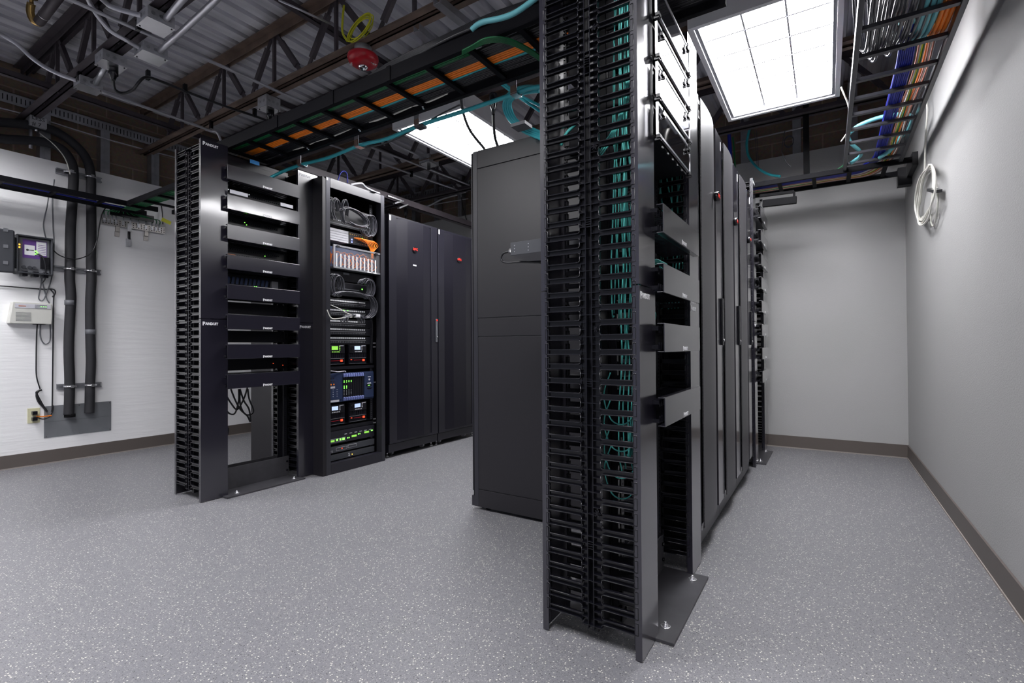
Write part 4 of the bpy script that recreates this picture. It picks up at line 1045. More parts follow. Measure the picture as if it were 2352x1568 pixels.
# hooks under the tray
def hook(y, label):
    x = XB+.016
    t = thing('cable_hook', (x, y, TZ-.07), label, 'cable hook', 'cable hooks under the long tray')
    MB().box(XB+.0125, XB+.015, y-.018, y+.018, TZ-.030, TZ+.030).box(XB+.0125, XB+.015, y-.018, y+.018, TZ-.058, TZ-.03).build('strap', M['steel'], t)
    MB().box(XB+.0125, XB+.062, y-.018, y+.018, TZ-.060, TZ-.057).box(XB+.060, XB+.062, y-.018, y+.018, TZ-.057, TZ-.042).build('cradle', M['bright'], t)
    MB().box(XB+.009, XB+.0125, y-.015, y+.015, TZ-.052, TZ-.022).build('label_patch', M['rusty'], t)
for y, l in ((2.89, 'metal hook under the long tray nearest the left rack'), (2.335, 'metal hook under the long tray holding the aqua cable'), (1.853, 'metal hook under the long tray in front of the smaller light'), (1.234, 'metal hook under the long tray next to the near rack')): hook(y, l)
ax_, az_ = XB+.038, TZ-.046
cable('aqua_cable', 'long aqua cable slung under the ladder tray from hook to hook', [(XB-.03, 3.14, az_-.06), (XB+.01, 3.05, az_-.02), (ax_, 2.89, az_), (ax_, 2.62, az_-.012), (ax_, 2.335, az_), (ax_, 2.10, az_-.014), (ax_, 1.853, az_), (ax_+.01, 1.55, az_+.004), (ax_+.0, 1.234, az_), (ax_, 1.15, az_+.002), (ax_, .98, az_-.03)], .0105, 'teal')
cable('black_lead', 'thin black lead strung beside the long aqua cable', [(ax_+.012, 2.40, az_+.004), (ax_+.014, 2.15, az_-.030), (ax_+.012, 1.90, az_-.004), (ax_+.01, 1.70, az_+.03), (XB+.02, 1.56, TZ-.02)], .004, 'blackcable')
MB().box(ax_-.018, ax_+.022, 1.82, 1.87, az_-.018, az_-.004).thing('cable_clamp', M['boxgrey'], 'dark clamp on the aqua cable in front of the smaller light', 'clamp')
for i in range(4):
    d = .018*i
    cable('aqua_loop', 'aqua cable in the big loop hanging left of the near manager', [at(1240, 200+3*i, 0, 2.0), at(1200, 200+5*i, 0, 2.02+d*.3), at(1168+3*i, 216+4*i, 0, 2.05), at(1157+5*i, 245, 0, 2.08), at(1170+5*i, 275, 0, 2.1), at(1200+4*i, 300-3*i, 0, 2.12), at(1250, 322-5*i, 0, 2.14)], .0085, 'teal', 'aqua cables looping left of the near manager')
for i in range(2):
    cable('aqua_slant', 'aqua cable slanting behind the loop left of the near manager', [at(1145+8*i, 188, 0, 2.2), at(1185+8*i, 218, 0, 2.2), at(1250, 262-14*i, 0, 2.2)], .008, 'teal', 'slanting aqua cables')
p = at(1195, 288, 0, 2.07)
MB().box(2.03, 2.10, p.y-.05, p.y+.03, p.z-.016, p.z).thing('cable_saddle', M['boxgrey2'], 'small grey saddle clipped round the aqua loop', 'clamp')
# galvanised hanger channels above the tray
for (a, b, l) in (((1003, 8), (1082, 72), 'shiny galvanised strut channel above the long tray at the top edge'), ((957, 72), (1001, 112), 'short piece of galvanised channel under the deck left of the strut channel')):
    pa, pb = at(*a, 2, 2.50), at(*b, 2, 2.50)
    MB().obox(pa, pb, .042, .004).obox(pa+Vector((0,.019,.016)), pb+Vector((0,.019,.016)), .003, .036).obox(pa+Vector((0,-.019,.016)), pb+Vector((0,-.019,.016)), .003, .036).thing('strut_channel', M['steel'], l, 'strut channel', 'ceiling struts')
# suspension rods of the tray
for y in (.62,):
    MB().tube([(XB+.03, y, TZ-.02), (XB+.03, y, DECK)], .005, 6, smooth=False).thing('threaded_rod', M['conduit'], 'threaded rod holding the long tray behind the near rack', 'threaded rod')
# black cabinet top feeds
for (pts, l) in (([at(1058, 212, 0, 2.3), at(1063, 255, 0, 2.35), at(1080, 300, 0, 2.45), at(1113, 342, 0, 2.5)], 'black power whip curving in front of the smaller light'),
                 ([at(1133, 250, 0, 2.3), at(1134, 285, 0, 2.35), at(1137, 315, 0, 2.4), at(1144, 338, 0, 2.45)], 'black power whip hanging straight from its plug by the smaller light')):
    cable('power_whip', l, pts, .0085, 'blackcable')
p = at(1133, 235, 0, 2.3); MB().lathe([(.017, .06), (.022, .058), (.022, .0), (.012, -.03), (.009, -.06)][::-1], (p.x, p.y, p.z-.01), 14).thing('power_plug', M['plastic'], 'black round plug above the straight whip', 'plug')

# right wall tray
YR0, YR1 = -.120, -.440
rx = [1.55, 1.77, 1.99, 2.20, 2.43, 2.66, 2.89, 3.10, 3.31, 3.53, 3.76, 3.98, 4.19]
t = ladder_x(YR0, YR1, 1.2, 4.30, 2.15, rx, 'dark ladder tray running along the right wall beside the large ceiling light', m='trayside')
t = ladder_y(4.30, 4.60, -.50, .66, 2.14, [.52, .30, .07, -.15, -.36], 'black ladder tray crossing in front of the back wall to the right wall')
MB().box(4.27, 4.63, -.531, -.500, 2.11, 2.20).box(4.56, 4.64, -.531, -.45, 2.06, 2.19).thing('wall_bracket', M['black'], 'black bracket fixing the far ladder tray to the right wall', 'bracket')
MB().box(4.43, 4.47, .10, .14, 2.18, DECK).thing('tray_support', M['void'], 'dark vertical support dropping to the far ladder tray', 'steel bar')
# black bracket pocket beside far rack
t = thing('tube_bracket', (4.2, .3, 1.98), 'black horizontal bar bracket on the far rack below the tray', 'bracket')
a, b = at(1752, 468, 0, 4.30), at(1830, 459, 0, 4.30)
MB().obox(a, b, .03, .055).build('bar', M['void'], t, .004)
a, b = at(1745, 450, 0, 4.30), at(1824, 440, 0, 4.30); MB().obox(a, b, .02, .02).obox(b, at(1824, 462, 0, 4.30), .015, .015, (1,0,0)).build('arm', M['void'], t)
# cables in the right tray
zc = 2.178
rr = random.Random(21)
for i in range(18):
    y = YR0 - .05 - .0105*i
    x1 = 2.62 + .030*(i % 5) - .02*(i//6); pts = [(1.1, y, zc+.012)]
    for k in range(1, 5): pts.append((1.1+(x1-1.1)*k/5, y+rr.uniform(-.004, .004)+.010*k/4*(1 if i < 6 else 0), zc+.008+rr.uniform(0, .012)))
    pts += [(x1, y+.012, zc+.008), (x1+.06, y+.03, zc+.035), (x1+.04, y+.05, zc+.12), (x1-.02, y+.06, zc+.30)]
    cable('tray_cable', 'grey sheened black cable turning up out of the right wall tray', pts, .0055, 'greycable', 'black cables turning up from the right tray', 6, 3)
for i in range(3):
    y = -.335-.020*i
    cable('tray_cable', 'thick aqua cable lying in the right wall tray', [(1.1, y, zc+.01), (1.8, y, zc+.01), (2.45, y+.004, zc+.010), (2.66, y+.012, zc+.02), (2.76, y+.03, zc+.06), (2.74, y+.05, zc+.16)], .0095, 'teal2', 'aqua cables in the right wall tray', 8)
for i in range(3):
    y = -.395-.016*i
    cable('tray_cable', 'thick orange cable lying in the right wall tray', [(1.1, y, zc+.012), (1.9, y, zc+.012), (2.45, y+.004, zc+.012), (2.68, y+.010, zc+.02), (2.80, y+.02, zc+.07), (2.78, y+.03, zc+.17)], .0085, 'orange', 'orange cables in the right wall tray', 8)
for i in range(14):
    y = -.285-.0075*(i % 8); z = zc+.006+.009*(i//8)
    cable('tray_cable', 'blue cable in the flat bundle along the right wall tray', [(2.62, y+.01, zc+.05), (2.85, y, z), (3.4, y+rr.uniform(-.003,.003), z), (4.0, y+rr.uniform(-.004,.004), z), (4.20, y, z), (4.32, y+.03, z+.005), (4.415+.010*(i%8), y+.12, z-.006), (4.42+.010*(i%8), .10, z-.006), (4.42+.010*(i%8), .62, z-.006)], .0042, 'blue', 'blue cables in the right wall tray', 5, 4)
for i, c in enumerate(('pink', 'whitecable', 'yellow', 'green', 'orange', 'pink', 'whitecable', 'pink', 'greycable')):
    y = -.352-.007*i
    cable('tray_cable', '%s cable winding along the right wall tray to the far rack' % {'pink': 'salmon', 'whitecable': 'thin white', 'yellow': 'thin yellow', 'green': 'thin green', 'orange': 'thin orange', 'greycable': 'thin grey'}[c],
          [(2.70, y, zc+.05), (2.95, y+rr.uniform(-.006,.006), zc+.004), (3.4, y+rr.uniform(-.006,.006), zc+.004), (3.9, y+rr.uniform(-.006,.006), zc+.004), (4.25, y+.01, zc), (4.49+.009*i, y+.1, zc-.008), (4.50+.009*i, -.05, zc-.008), (4.50+.009*i+rr.uniform(-.01,.01), .30, zc-.008), (4.50+.009*i, .62, zc-.008)], .0035, c, 'thin coloured cables in the right wall tray', 5, 4)
# loose items around the right tray
cable('aqua_service_loop', 'thick pale aqua cable arching through the right wall tray', [at(1958, 300, 0, 3.85), at(1975, 287, 0, 3.8), at(2020, 270, 0, 3.75), at(2065, 263, 0, 3.7), at(2095, 269, 0, 3.75), at(2088, 292, 0, 3.85), at(2065, 320, 0, 3.95), at(2045, 345, 0, 4.05), at(2020, 362, 0, 4.15)], .0125, 'teal2', sides=10)
cable('aqua_service_loop', 'pale aqua cable bending down beside the left rail of the right wall tray', [at(1958, 300, 0, 3.85), at(1948, 312, 0, 3.88), at(1956, 330, 0, 3.92), at(1974, 346, 0, 3.98), at(1976, 358, 0, 4.05), at(1955, 374, 0, 4.12)], .0115, 'teal2', sides=10)
cable('stripped_lead', 'thin white lead dangling beside the large ceiling light', [at(1932, 200, 0, 3.6), at(1938, 215, 0, 3.6), at(1948, 240, 0, 3.65), at(1953, 275, 0, 3.7), at(1948, 300, 0, 3.75), at(1932, 325, 0, 3.8)], .0045, 'whitecable')
cable('aqua_sling', 'dark aqua cable sagging in front of the back wall studs', [at(1722, 295, 0, 4.8), at(1715, 330, 0, 4.8), at(1720, 360, 0, 4.8), at(1740, 385, 0, 4.75), at(1765, 400, 0, 4.7), at(1792, 405, 0, 4.65)], .011, 'teal')
cable('ground_wire', 'green wire with crimped end at the far ladder tray', [at(1880, 397, 0, 4.3), at(1905, 394, 0, 4.3), at(1930, 385, 0, 4.3), at(1943, 372, 0, 4.3)], .004, 'green')
cable('crimp_lug', 'bright crimp lug at the end of the green wire on the far tray', [at(1878, 397.5, 0, 4.3), at(1895, 396, 0, 4.3)], .008, 'bright', cat='cable lug')
p0 = at(1732, 293, 0, 4.85); MB().lathe([(.02, 0), (.024, .012), (.018, .024)], (p0.x, p0.y, p0.z), 14).thing('alarm_device', M['redlamp'], 'small red device on the back wall above the hanging cords', 'alarm device')
for i in range(2): cable('pull_string', 'thin pale cord hanging from the small red device', [at(1732+5*i, 298, 0, 4.86), at(1736+4*i, 335, 0, 4.86), at(1739+3*i, 385, 0, 4.86)], .0022, 'greycable', 'cords of the red device')
cable('hanging_lead', 'thin grey lead hanging at the vertical support by the back wall', [at(1803, 300, 0, 4.5), at(1796, 340, 0, 4.5), at(1798, 355, 0, 4.5), at(1808, 375, 0, 4.5), at(1816, 382, 0, 4.5)], .003, 'greycable')
for i in range(3): 
    c = at(1812, 325, 0, 4.80); cable('wire_coil', 'small coil of pale wire on the back wall above the drywall edge', [(c.x, c.y+.035*math.cos(k*PI/5), c.z+(.040+.006*i)*math.sin(k*PI/5)) for k in range(11)], .003, 'greycable', 'small pale wire coil')
cable('blue_drop', 'blue cable dropping behind the last curved door', [at(1674, 302, 0, 4.6), at(1676, 330, 0, 4.6), at(1680, 400, 0, 4.6)], .016, 'blue'); cable('green_drop', 'green cable dropping behind the last curved door', [at(1683, 315, 0, 4.6), at(1686, 345, 0, 4.6), at(1690, 410, 0, 4.6)], .007, 'green')
# white coil on the right wall
wy = RW+.028
cable('white_drop_cable', 'white cable dropping from the right wall tray to the coil', [at(2126, 195, 1, RW+.03), at(2128, 225, 1, wy), at(2130, 260, 1, wy), at(2126, 320, 1, wy), at(2124, 395, 1, wy)], .0052, 'whitecable')
base_ = [(2128, 388), (2116, 402), (2107, 425), (2102, 455), (2102, 480), (2108, 502), (2118, 508), (2130, 490), (2139, 470), (2144, 450), (2146, 430), (2145, 405), (2141, 385), (2135, 378)]
for i in range(9):
    rj = random.Random(60+i); inn = rj.uniform(0, 1); pts = []
    dyb = rj.uniform(-12, 10); dxl = 14*inn*(i % 3)/2
    for k, (px, py) in enumerate(base_):
        low = max(0, math.sin((py-378)/130*PI)) if k < 8 else 0
        q = at(px + dxl*low + rj.uniform(-.7, .7) + (i*.7-3 if k > 8 else 0), py + (dyb if 5 <= k <= 7 else 0), 1, RW+.010+.005*i)
        pts.append(q)
    MB().tube(pts, .0046, 6, 3, closed=True).thing('coil_turn', M['whitecable'], 'turn of the white cable coil hanging on the right wall', 'cable', 'white cable coil on the right wall')
cable('coil_tail', 'slack white tail hanging lowest under the white coil on the right wall', [at(2150, 420, 1, RW+.012), at(2154, 450, 1, RW+.012), at(2152, 490, 1, RW+.012), at(2145, 518, 1, RW+.012), at(2139, 512, 1, RW+.012), at(2137, 495, 1, RW+.012)], .0044, 'whitecable')
a, b = at(2138, 435, 1, RW+.03), at(2155, 439, 1, RW+.03)
MB().obox(a, b, .034, .016).thing('hook_strap', M['plastic'], 'black strap binding the white coil', 'strap')

# left wall trays
t = ladder_x(4.84, 5.06, FW+.2, 1.93, 2.075, [-.5, -.2, .1, .4, .7, .99, 1.28, 1.57, 1.85], 'black ladder tray running along the left wall past the pipes')
t = ladder_y(1.71, 2.04, 3.36, 4.82, 2.075, [4.62, 4.36, 4.10, 3.84, 3.58], 'black ladder tray branch reaching from the left wall to the left rack')
GBX = [at(px, 515, 1, LW-.04).x for px in (240, 249, 258, 267, 283.5, 300, 318, 335, 349, 358, 366)]
fan = at(283, 474, 1, 5.08)
for i, gx in enumerate(GBX):
    zt_ = .5*(at(233, 509, 1, LW-.03).z+at(379, 527, 1, LW-.03).z)+.085
    cable('ground_wire', 'green wire fanned over the ladder branch and down to the ground bar', [(1.75+.012*i, 3.40, 2.112), (1.745+.013*i, 3.9, 2.108+rr.uniform(0,.01)), (1.735+.013*i, 4.4, 2.108), (1.73+.011*i, 4.80, 2.10), (1.725+.008*i, 4.95, 2.075), (fan.x+.004*(i-5), fan.y, fan.z), (fan.x+(gx-fan.x)*.65, 5.13, fan.z-.045), (gx, 5.160, zt_+.0), (gx, 5.165, zt_-.05)], .0042, 'green', 'green wires to the ground bar', 5, 4)
for i in range(6):
    cable('tray_cable', 'black cable lying in the left wall ladder tray', [(FW+.25, 4.90+.02*i, 2.112), (0, 4.90+.02*i, 2.108), (1.0, 4.90+.018*i, 2.108), (1.6, 4.90+.012*i, 2.110), (1.78, 4.84, 2.112), (1.83, 4.6, 2.112), (1.84+.015*i, 3.9, 2.112), (1.85+.02*i, 3.4, 2.112)], .007, 'blackcable', 'black cables in the left wall tray', 6, 4)
cable('tray_cable', 'blue cable in the left wall ladder tray', [(FW+.25, 5.02, 2.105), (.8, 5.01, 2.108), (1.4, 5.0, 2.10), (1.75, 4.98, 2.09)], .006, 'blue')

# ------------------------------------------------------------------ left wall equipment
WY = LW-.001
def onwall(px, py, d=0.): return at(px, py, 1, LW-d)
# insulated pipes
def pipe(pts, label):
    t = thing('insulated_pipe', tuple(onwall(*pts[-1])), label, 'insulated pipe', 'insulated refrigerant pipes')
    P = [onwall(x, y, .045) for x, y in pts]; b = MB().tube(P, .033, 14, 5); b.build('insulation', M['insul'], t); return t
t = pipe([(-60, 305), (0, 318), (60, 322), (110, 328), (145, 345), (165, 375), (169, 405), (167, 450), (162, 530), (161, 610), (160, 640), (163, 680), (161, 720), (158, 800), (160, 870), (159, 925), (158, 952)], 'left insulated black pipe on the left wall with a white wire beside it')
q = onwall(158, 962, .02); MB().lathe([(.036, -.012), (.036, .012), (.030, .014)], (q.x, q.y-.022, q.z+.03), 14).build('pipe_end', M['void'], t)
t = pipe([(-60, 272), (0, 280), (60, 286), (110, 295), (150, 315), (185, 345), (203, 375), (209, 410), (209, 450), (210, 530), (209, 600), (210, 640), (207, 700), (208, 790), (209, 830), (207, 880), (206, 930), (205, 948)], 'right insulated black pipe on the left wall')
for (a, b, l) in (((127, 397), (231, 411), 'strut channel above the left wall tray'), ((122, 615), (229, 627), 'middle strut channel clamping the pipes'), ((129, 887), (230, 883), 'lower strut channel clamping the pipes')):
    pa, pb = onwall(*a), onwall(*b); x0_, x1_ = pa.x, pb.x; z = (pa.z+pb.z)/2
    t = thing('strut_channel', ((x0_+x1_)/2, LW, z-.02), l, 'strut channel', 'pipe struts')
    MB().box(x0_, x1_, LW-.006, LW-.001, z-.021, z+.021).box(x0_, x1_, LW-.028, LW-.006, z+.017, z+.021).box(x0_, x1_, LW-.028, LW-.006, z-.021, z-.017).box(x0_, x1_, LW-.031, LW-.028, z+.010, z+.021).box(x0_, x1_, LW-.031, LW-.028, z-.021, z-.010).build('channel', M['steel'], t)
    for px in (161, 208):
        c = onwall(px, (a[1]+b[1])/2, .045)
        ring = [(c.x+.037*math.cos(k*PI/10), LW-.045+.037*math.sin(k*PI/10), z) for k in range(20)]
        MB().tube([(x, y, zz) for x, y, zz in ring], .007, 6, 1, smooth=False, closed=True).box(c.x-.010, c.x+.010, LW-.10, LW-.075, z-.012, z+.012).build('pipe_clamp', M['bright'], t)
cable('thin_wire', 'white wire running down beside the left insulated pipe', [onwall(90, 305, .06), onwall(125, 333, .08), onwall(150, 365, .085), onwall(161, 400, .085)], .004, 'whitecable')
cable('thin_wire', 'short white wire beside the lower end of the left pipe', [onwall(155, 890, .01), onwall(154, 920, .01), onwall(152, 955, .01)], .003, 'whitecable')
for px, py, l in ((161, 695, 'grey tape band round the left insulated pipe'), (208, 762, 'grey tape band round the right insulated pipe')):
    c = onwall(px, py, .045); MB().tube([(c.x, c.y, c.z-.02), (c.x, c.y, c.z+.02)], .035, 14, smooth=False).thing('tape_band', M['boxgrey2'], l, 'tape')
# zinc plate
pa, pb = onwall(101, 934), onwall(255, 986); za = (onwall(101, 934).z+onwall(252, 920).z)/2; zb = (onwall(101, 1007).z+onwall(255, 987).z)/2
t = thing('wall_plate', ((pa.x+pb.x)/2, LW, zb), 'dull metal plate low on the left wall behind the pipe ends', 'metal plate')
MB().box(pa.x, pb.x, LW-.003, LW, zb, za).build('plate', M['plate'], t)
for x in (pa.x+.012, (pa.x+pb.x)/2, pb.x-.012):
    for z in (zb+.012, za-.012): MB().tube([(x, LW-.006, z), (x, LW-.002, z)], .004, 8, smooth=False).build('screw', M['bright'], t)
MB().box(pa.x, pb.x, LW-.0035, LW-.003, (za+zb)/2-.001, (za+zb)/2).build('seam', M['boxgrey'], t)
# outlet
c = onwall(77, 954)
t = thing('power_outlet', (c.x, LW, c.z-.06), 'ivory double outlet with two black plugs near the floor', 'power outlet')
o = MB().box(c.x-.036, c.x+.036, LW-.006, LW, c.z-.058, c.z+.058).build('face_plate', M['ivory'], t, .002)
for dz in (.022, -.022): MB().box(c.x-.016, c.x+.016, LW-.008, LW-.006, c.z+dz-.014, c.z+dz+.014).build('socket', M['beige'], o, .003)
for dz, l in ((.022, 'black plug in the upper socket of the ivory outlet'), (-.024, 'black plug in the lower socket of the ivory outlet')):
    MB().box(c.x-.016, c.x+.014, LW-.045, LW-.009, c.z+dz-.014, c.z+dz+.014).thing('power_plug', M['plastic'], l, 'plug', None, .004)
cable('orange_lead', 'short orange cord tail at the ivory outlet', [(c.x+.01, LW-.03, c.z-.005), (c.x+.05, LW-.03, c.z-.012), (c.x+.10, LW-.02, c.z-.010)], .005, 'orange')
w = lambda pts, d=.012: [onwall(x, y, d) for x, y in pts]
cable('power_lead', 'black cord from the outlet curling to the grey plate corner', w([(84, 958), (100, 962), (115, 955), (122, 940), (121, 930)]), .004, 'blackcable')
cable('power_lead', 'bundled black cord hanging above the outlet', w([(92, 895), (84, 905), (88, 922), (100, 935), (108, 945), (98, 930), (88, 912), (84, 900), (96, 895)], .02), .007, 'blackcable')
cable('power_lead', 'black cord from the beige box down to the bundled cord', w([(86, 740), (84, 770), (83, 830), (84, 865), (92, 893)]), .0042, 'blackcable')
cable('power_lead', 'black cord running straight down from the horizontal wire to the plate', w([(116, 665), (124, 675), (123, 690), (122, 760), (121, 850), (120, 930), (118, 945)]), .0045, 'blackcable')
cable('wall_wire', 'black wire stapled horizontally along the left wall', w([(-40, 654), (10, 657), (60, 661), (100, 664), (122, 664), (127, 672), (120, 682)]), .0045, 'blackcable')
cable('wall_wire', 'grey wire looping under the beige box', w([(94, 738), (92, 765), (96, 782), (105, 790), (115, 780), (115, 740), (114, 700), (108, 688), (103, 670), (98, 650), (95, 635)], .02), .0042, 'boxgrey2')
cable('wall_wire', 'grey wire loop hanging under the open grey enclosure', w([(97, 635), (92, 665), (89, 685), (98, 690), (108, 670), (120, 630), (124, 560), (122, 520), (121, 455), (125, 412)], .02), .0042, 'boxgrey2')
cable('wall_wire', 'grey wire dropping from the left wall tray to the open enclosure', w([(112, 448), (108, 475), (102, 500), (100, 520), (105, 545), (112, 560), (120, 575)], .02), .0042, 'boxgrey2')
cable('wall_wire', 'black wire drooping across the two pipes to the tray', w([(118, 570), (135, 585), (160, 594), (185, 593), (210, 580), (222, 555), (228, 520), (235, 490), (248, 470)], .09), .0045, 'blackcable')
# open grey network enclosure
def wallrect(x0_, y0_, x1_, y1_):
    a, b = onwall(x0_, (y0_+y1_)/2), onwall(x1_, (y0_+y1_)/2); c = onwall((x0_+x1_)/2, y0_); d = onwall((x0_+x1_)/2, y1_); return a.x, b.x, d.z, c.z
ex0, ex1, ez0, ez1 = wallrect(28, 546, 112, 632)
t = thing('network_enclosure', ((ex0+ex1)/2, LW, ez0), 'open dark grey enclosure with a purple and white label on the left wall', 'wall enclosure')
MB().box(ex0, ex1, LW-.010, LW, ez0, ez1).box(ex0, ex0+.012, LW-.11, LW-.01, ez0, ez1).box(ex1-.012, ex1, LW-.11, LW-.01, ez0, ez1).box(ex0, ex1, LW-.11, LW-.01, ez1-.012, ez1).box(ex0, ex1, LW-.11, LW-.01, ez0, ez0+.012).build('shell', M['boxgrey'], t, .006)
inn = MB().box(ex0+.014, ex1-.014, LW-.075, LW-.011, ez0+.014, ez1-.014).build('inner_cover', M['boxgrey2'], t, .003)
H = ez1-ez0; Wd = ex1-ex0; Y0 = LW-.0755
MB().box(ex0+.04, ex1-.03, Y0-.001, Y0, ez0+H*.42, ez1-H*.10).build('printed_label', M['purple'], inn)
lb = MB().box(ex0+Wd*.24, ex0+Wd*.52, Y0-.002, Y0-.001, ez0+H*.50, ez0+H*.76).box(ex0+Wd*.56, ex1-.034, Y0-.002, Y0-.001, ez0+H*.52, ez1-H*.12).build('white_field', M['white'], inn)
b = MB()
for k in range(6): b.box(ex0+Wd*.60, ex0+Wd*.82, Y0-.0026, Y0-.002, ez0+H*(.56+.045*k), ez0+H*(.572+.045*k))
b.build('print_line', M['purple'], lb)['kind'] = 'stuff'
MB().tube([(ex0+Wd*.32, Y0-.002, ez0+H*.63), (ex0+Wd*.32, Y0-.0028, ez0+H*.63)], .008, 16, smooth=False).box(ex0+Wd*.36, ex0+Wd*.49, Y0-.0028, Y0-.002, ez0+H*.62, ez0+H*.64).build('emblem', M['boxgrey'], lb)
for u_, v_, c_ in ((.08, .66, 'leda'), (.08, .73, 'leda'), (.52, .53, 'ledg'), (.52, .60, 'ledg'), (.56, .56, 'ledg')): MB().box(ex0+Wd*u_, ex0+Wd*u_+.010, Y0-.004, Y0, ez0+H*v_, ez0+H*v_+.010).build('indicator_light', M[c_], inn)
for u_ in (.15, .45, .72):
    MB().box(ex0+Wd*u_, ex0+Wd*(u_+.16), LW-.10, LW-.03, ez0-.02, ez0+.02).build('cable_gland', M['plastic'], t, .003)
MB().box(ex0+Wd*.66, ex0+Wd*.92, Y0-.012, Y0, ez0+.05, ez0+.14).build('terminal_block', M['black'], inn, .002)
b = MB()
for u_ in (.22, .38, .5): b.tube([(ex0+Wd*u_, Y0-.002, ez0+.05), (ex0+Wd*u_, Y0-.012, ez0+.05)], .012, 12, smooth=False)
b.build('gland_nut', M['boxgrey'], inn)
cable('enclosure_lead', 'black lead inside the open grey enclosure', [(ex0+Wd*.55, Y0-.012, ez0+H*.55), (ex0+Wd*.70, Y0-.03, ez0+H*.48), (ex0+Wd*.78, Y0-.03, ez0+H*.25), (ex0+Wd*.80, Y0-.01, ez0-.02), (ex0+Wd*.80, LW-.03, ez0-.05)], .005, 'blackcable')
# its door swung open to the left
dx0, dx1, dz0, dz1 = wallrect(-30, 528, 22, 632)
t2 = MB().box(dx0, ex0-.012, LW-.13, LW-.105, ez0-.01, ez1+.02).build('door', M['boxgrey'], t, .012)
for k in range(3): MB().box(ex0-.075, ex0-.050, LW-.134, LW-.130, ez0+.05+.12*k, ez0+.075+.12*k).build('door_clip', M['boxgrey2'], t2); MB().tube([(ex0-.008, LW-.105, ez0+.03), (ex0-.008, LW-.105, ez1-.03)], .008, 8, smooth=False).build('hinge', M['boxgrey'], t)
# beige box
bx0, bx1, bz0, bz1 = wallrect(23, 696, 113, 744)
t = thing('alarm_box', ((bx0+bx1)/2, LW, bz0), 'beige plastic control box with a small speaker grille on the left wall', 'control box')
o = MB().prism([(bx0-.02, bz0), (bx1-.004, bz0), (bx1, bz0+.05), (bx1, bz1), (bx0, bz1), (bx0-.02, bz0+.01)], 1, LW-.075, LW).build('case', M['beige'], t, .004)
MB().box(bx0+.01, bx1-.01, LW-.078, LW-.075, bz1-.045, bz1-.012).build('top_strip', M['label'], o, .002)
b = MB()
for k in range(7): b.box(bx0+.015, bx0+.10, LW-.0765, LW-.0750, bz0+.020+.010*k, bz0+.023+.010*k)
for k in range(3): b.box(bx0+.12, bx0+.19, LW-.0795, LW-.078, bz1-.040+.010*k, bz1-.037+.010*k)
b.build('grille_slot', M['boxgrey2'], o)['kind'] = 'stuff'
for k in range(3): MB().box(bx1-.07+.014*k, bx1-.064+.014*k, LW-.080, LW-.078, bz1-.030, bz1-.026).build('indicator_light', M['ledg'], o)
MB().box(bx0+.03, bx0+.07, LW-.0795, LW-.078, bz1-.032, bz1-.026).build('lettering_strip', M['pink'], o)
MB().box(bx1-.10, bx1-.03, LW-.05, LW-.01, bz0-.003, bz0+.006).build('cable_slot', M['void'], t)
# ground bar
ga, gb = onwall(235, 508, .03), onwall(378, 527, .03)
gx0, gx1 = onwall(233, 510, .03).x, onwall(379, 527, .03).x; gz = .5*(onwall(233, 509, .03).z+onwall(379, 527, .03).z)
t = thing('ground_bar', ((gx0+gx1)/2, LW-.03, gz), 'drilled metal ground bar where the green wires end', 'ground bar')
MB().box(gx0, gx1, LW-.034, LW-.028, gz-.028, gz+.028).build('bar', M['copper'], t, .0005)
h = MB(); k = 0
n = 24
for k in range(n):
    x = gx0+(gx1-gx0)*(k+.5)/n
    for dz in (-.016, .0, .016): h.tube([(x, LW-.0345, gz+dz), (x, LW-.0339, gz+dz)], .0045, 8, smooth=False)
h.build('drilled_hole', M['void'], t)['kind'] = 'stuff'
for x in GBX:
    MB().box(x-.008, x+.008, LW-.040, LW-.034, gz-.012, gz+.020).tube([(x, LW-.037, gz+.018), (x, LW-.037, gz+.050)], .006, 8, smooth=False).tube([(x, LW-.046, gz+.004), (x, LW-.040, gz+.004)], .006, 6, smooth=False).build('lug', M['zinc'], t)
for px in (268, 334):
    x = onwall(px, 530).x; MB().box(x-.014, x+.014, LW-.028, LW, gz-.075, gz-.02).box(x-.016, x+.016, LW-.012, LW, gz-.115, gz-.070).build('stand_off', M['copper'], t, .002)
x = onwall(293, 540).x
MB().box(x-.014, x+.014, LW-.045, LW-.034, gz-.06, gz+.01).build('lug', M['zinc'], t); MB().tube([(x, LW-.030, gz-.06), (x, LW-.03, gz-.13)], .011, 8, smooth=False).build('jumper', M['blackcable'], t); MB().box(x-.014, x+.014, LW-.036, LW-.002, gz-.19, gz-.12).build('lug', M['zinc'], t)
MB().box(gx0+.05, gx1-.10, LW-.06, LW-.045, gz+.055, gz+.110).thing('cable_retainer', M['black'], 'black strip behind the green wires above the ground bar', 'bracket')
cable('ground_wire', 'black ground wire with the yellow tag', w([(370, 470), (373, 490), (374, 515)], .04), .005, 'blackcable')
q = onwall(382, 508, .055); MB().obox((q.x-.038, q.y, q.z+.012), (q.x+.038, q.y, q.z-.012), .002, .034).thing('warning_tag', M['yellow'], 'yellow tag hanging at the right end of the ground bar', 'tag')
# wall scratches seam lines on the plywood
for pts, l in (((285, 568, 362, 580), 'faint saw line'), ((362, 520, 362, 580), 'faint panel joint'),):
    pass
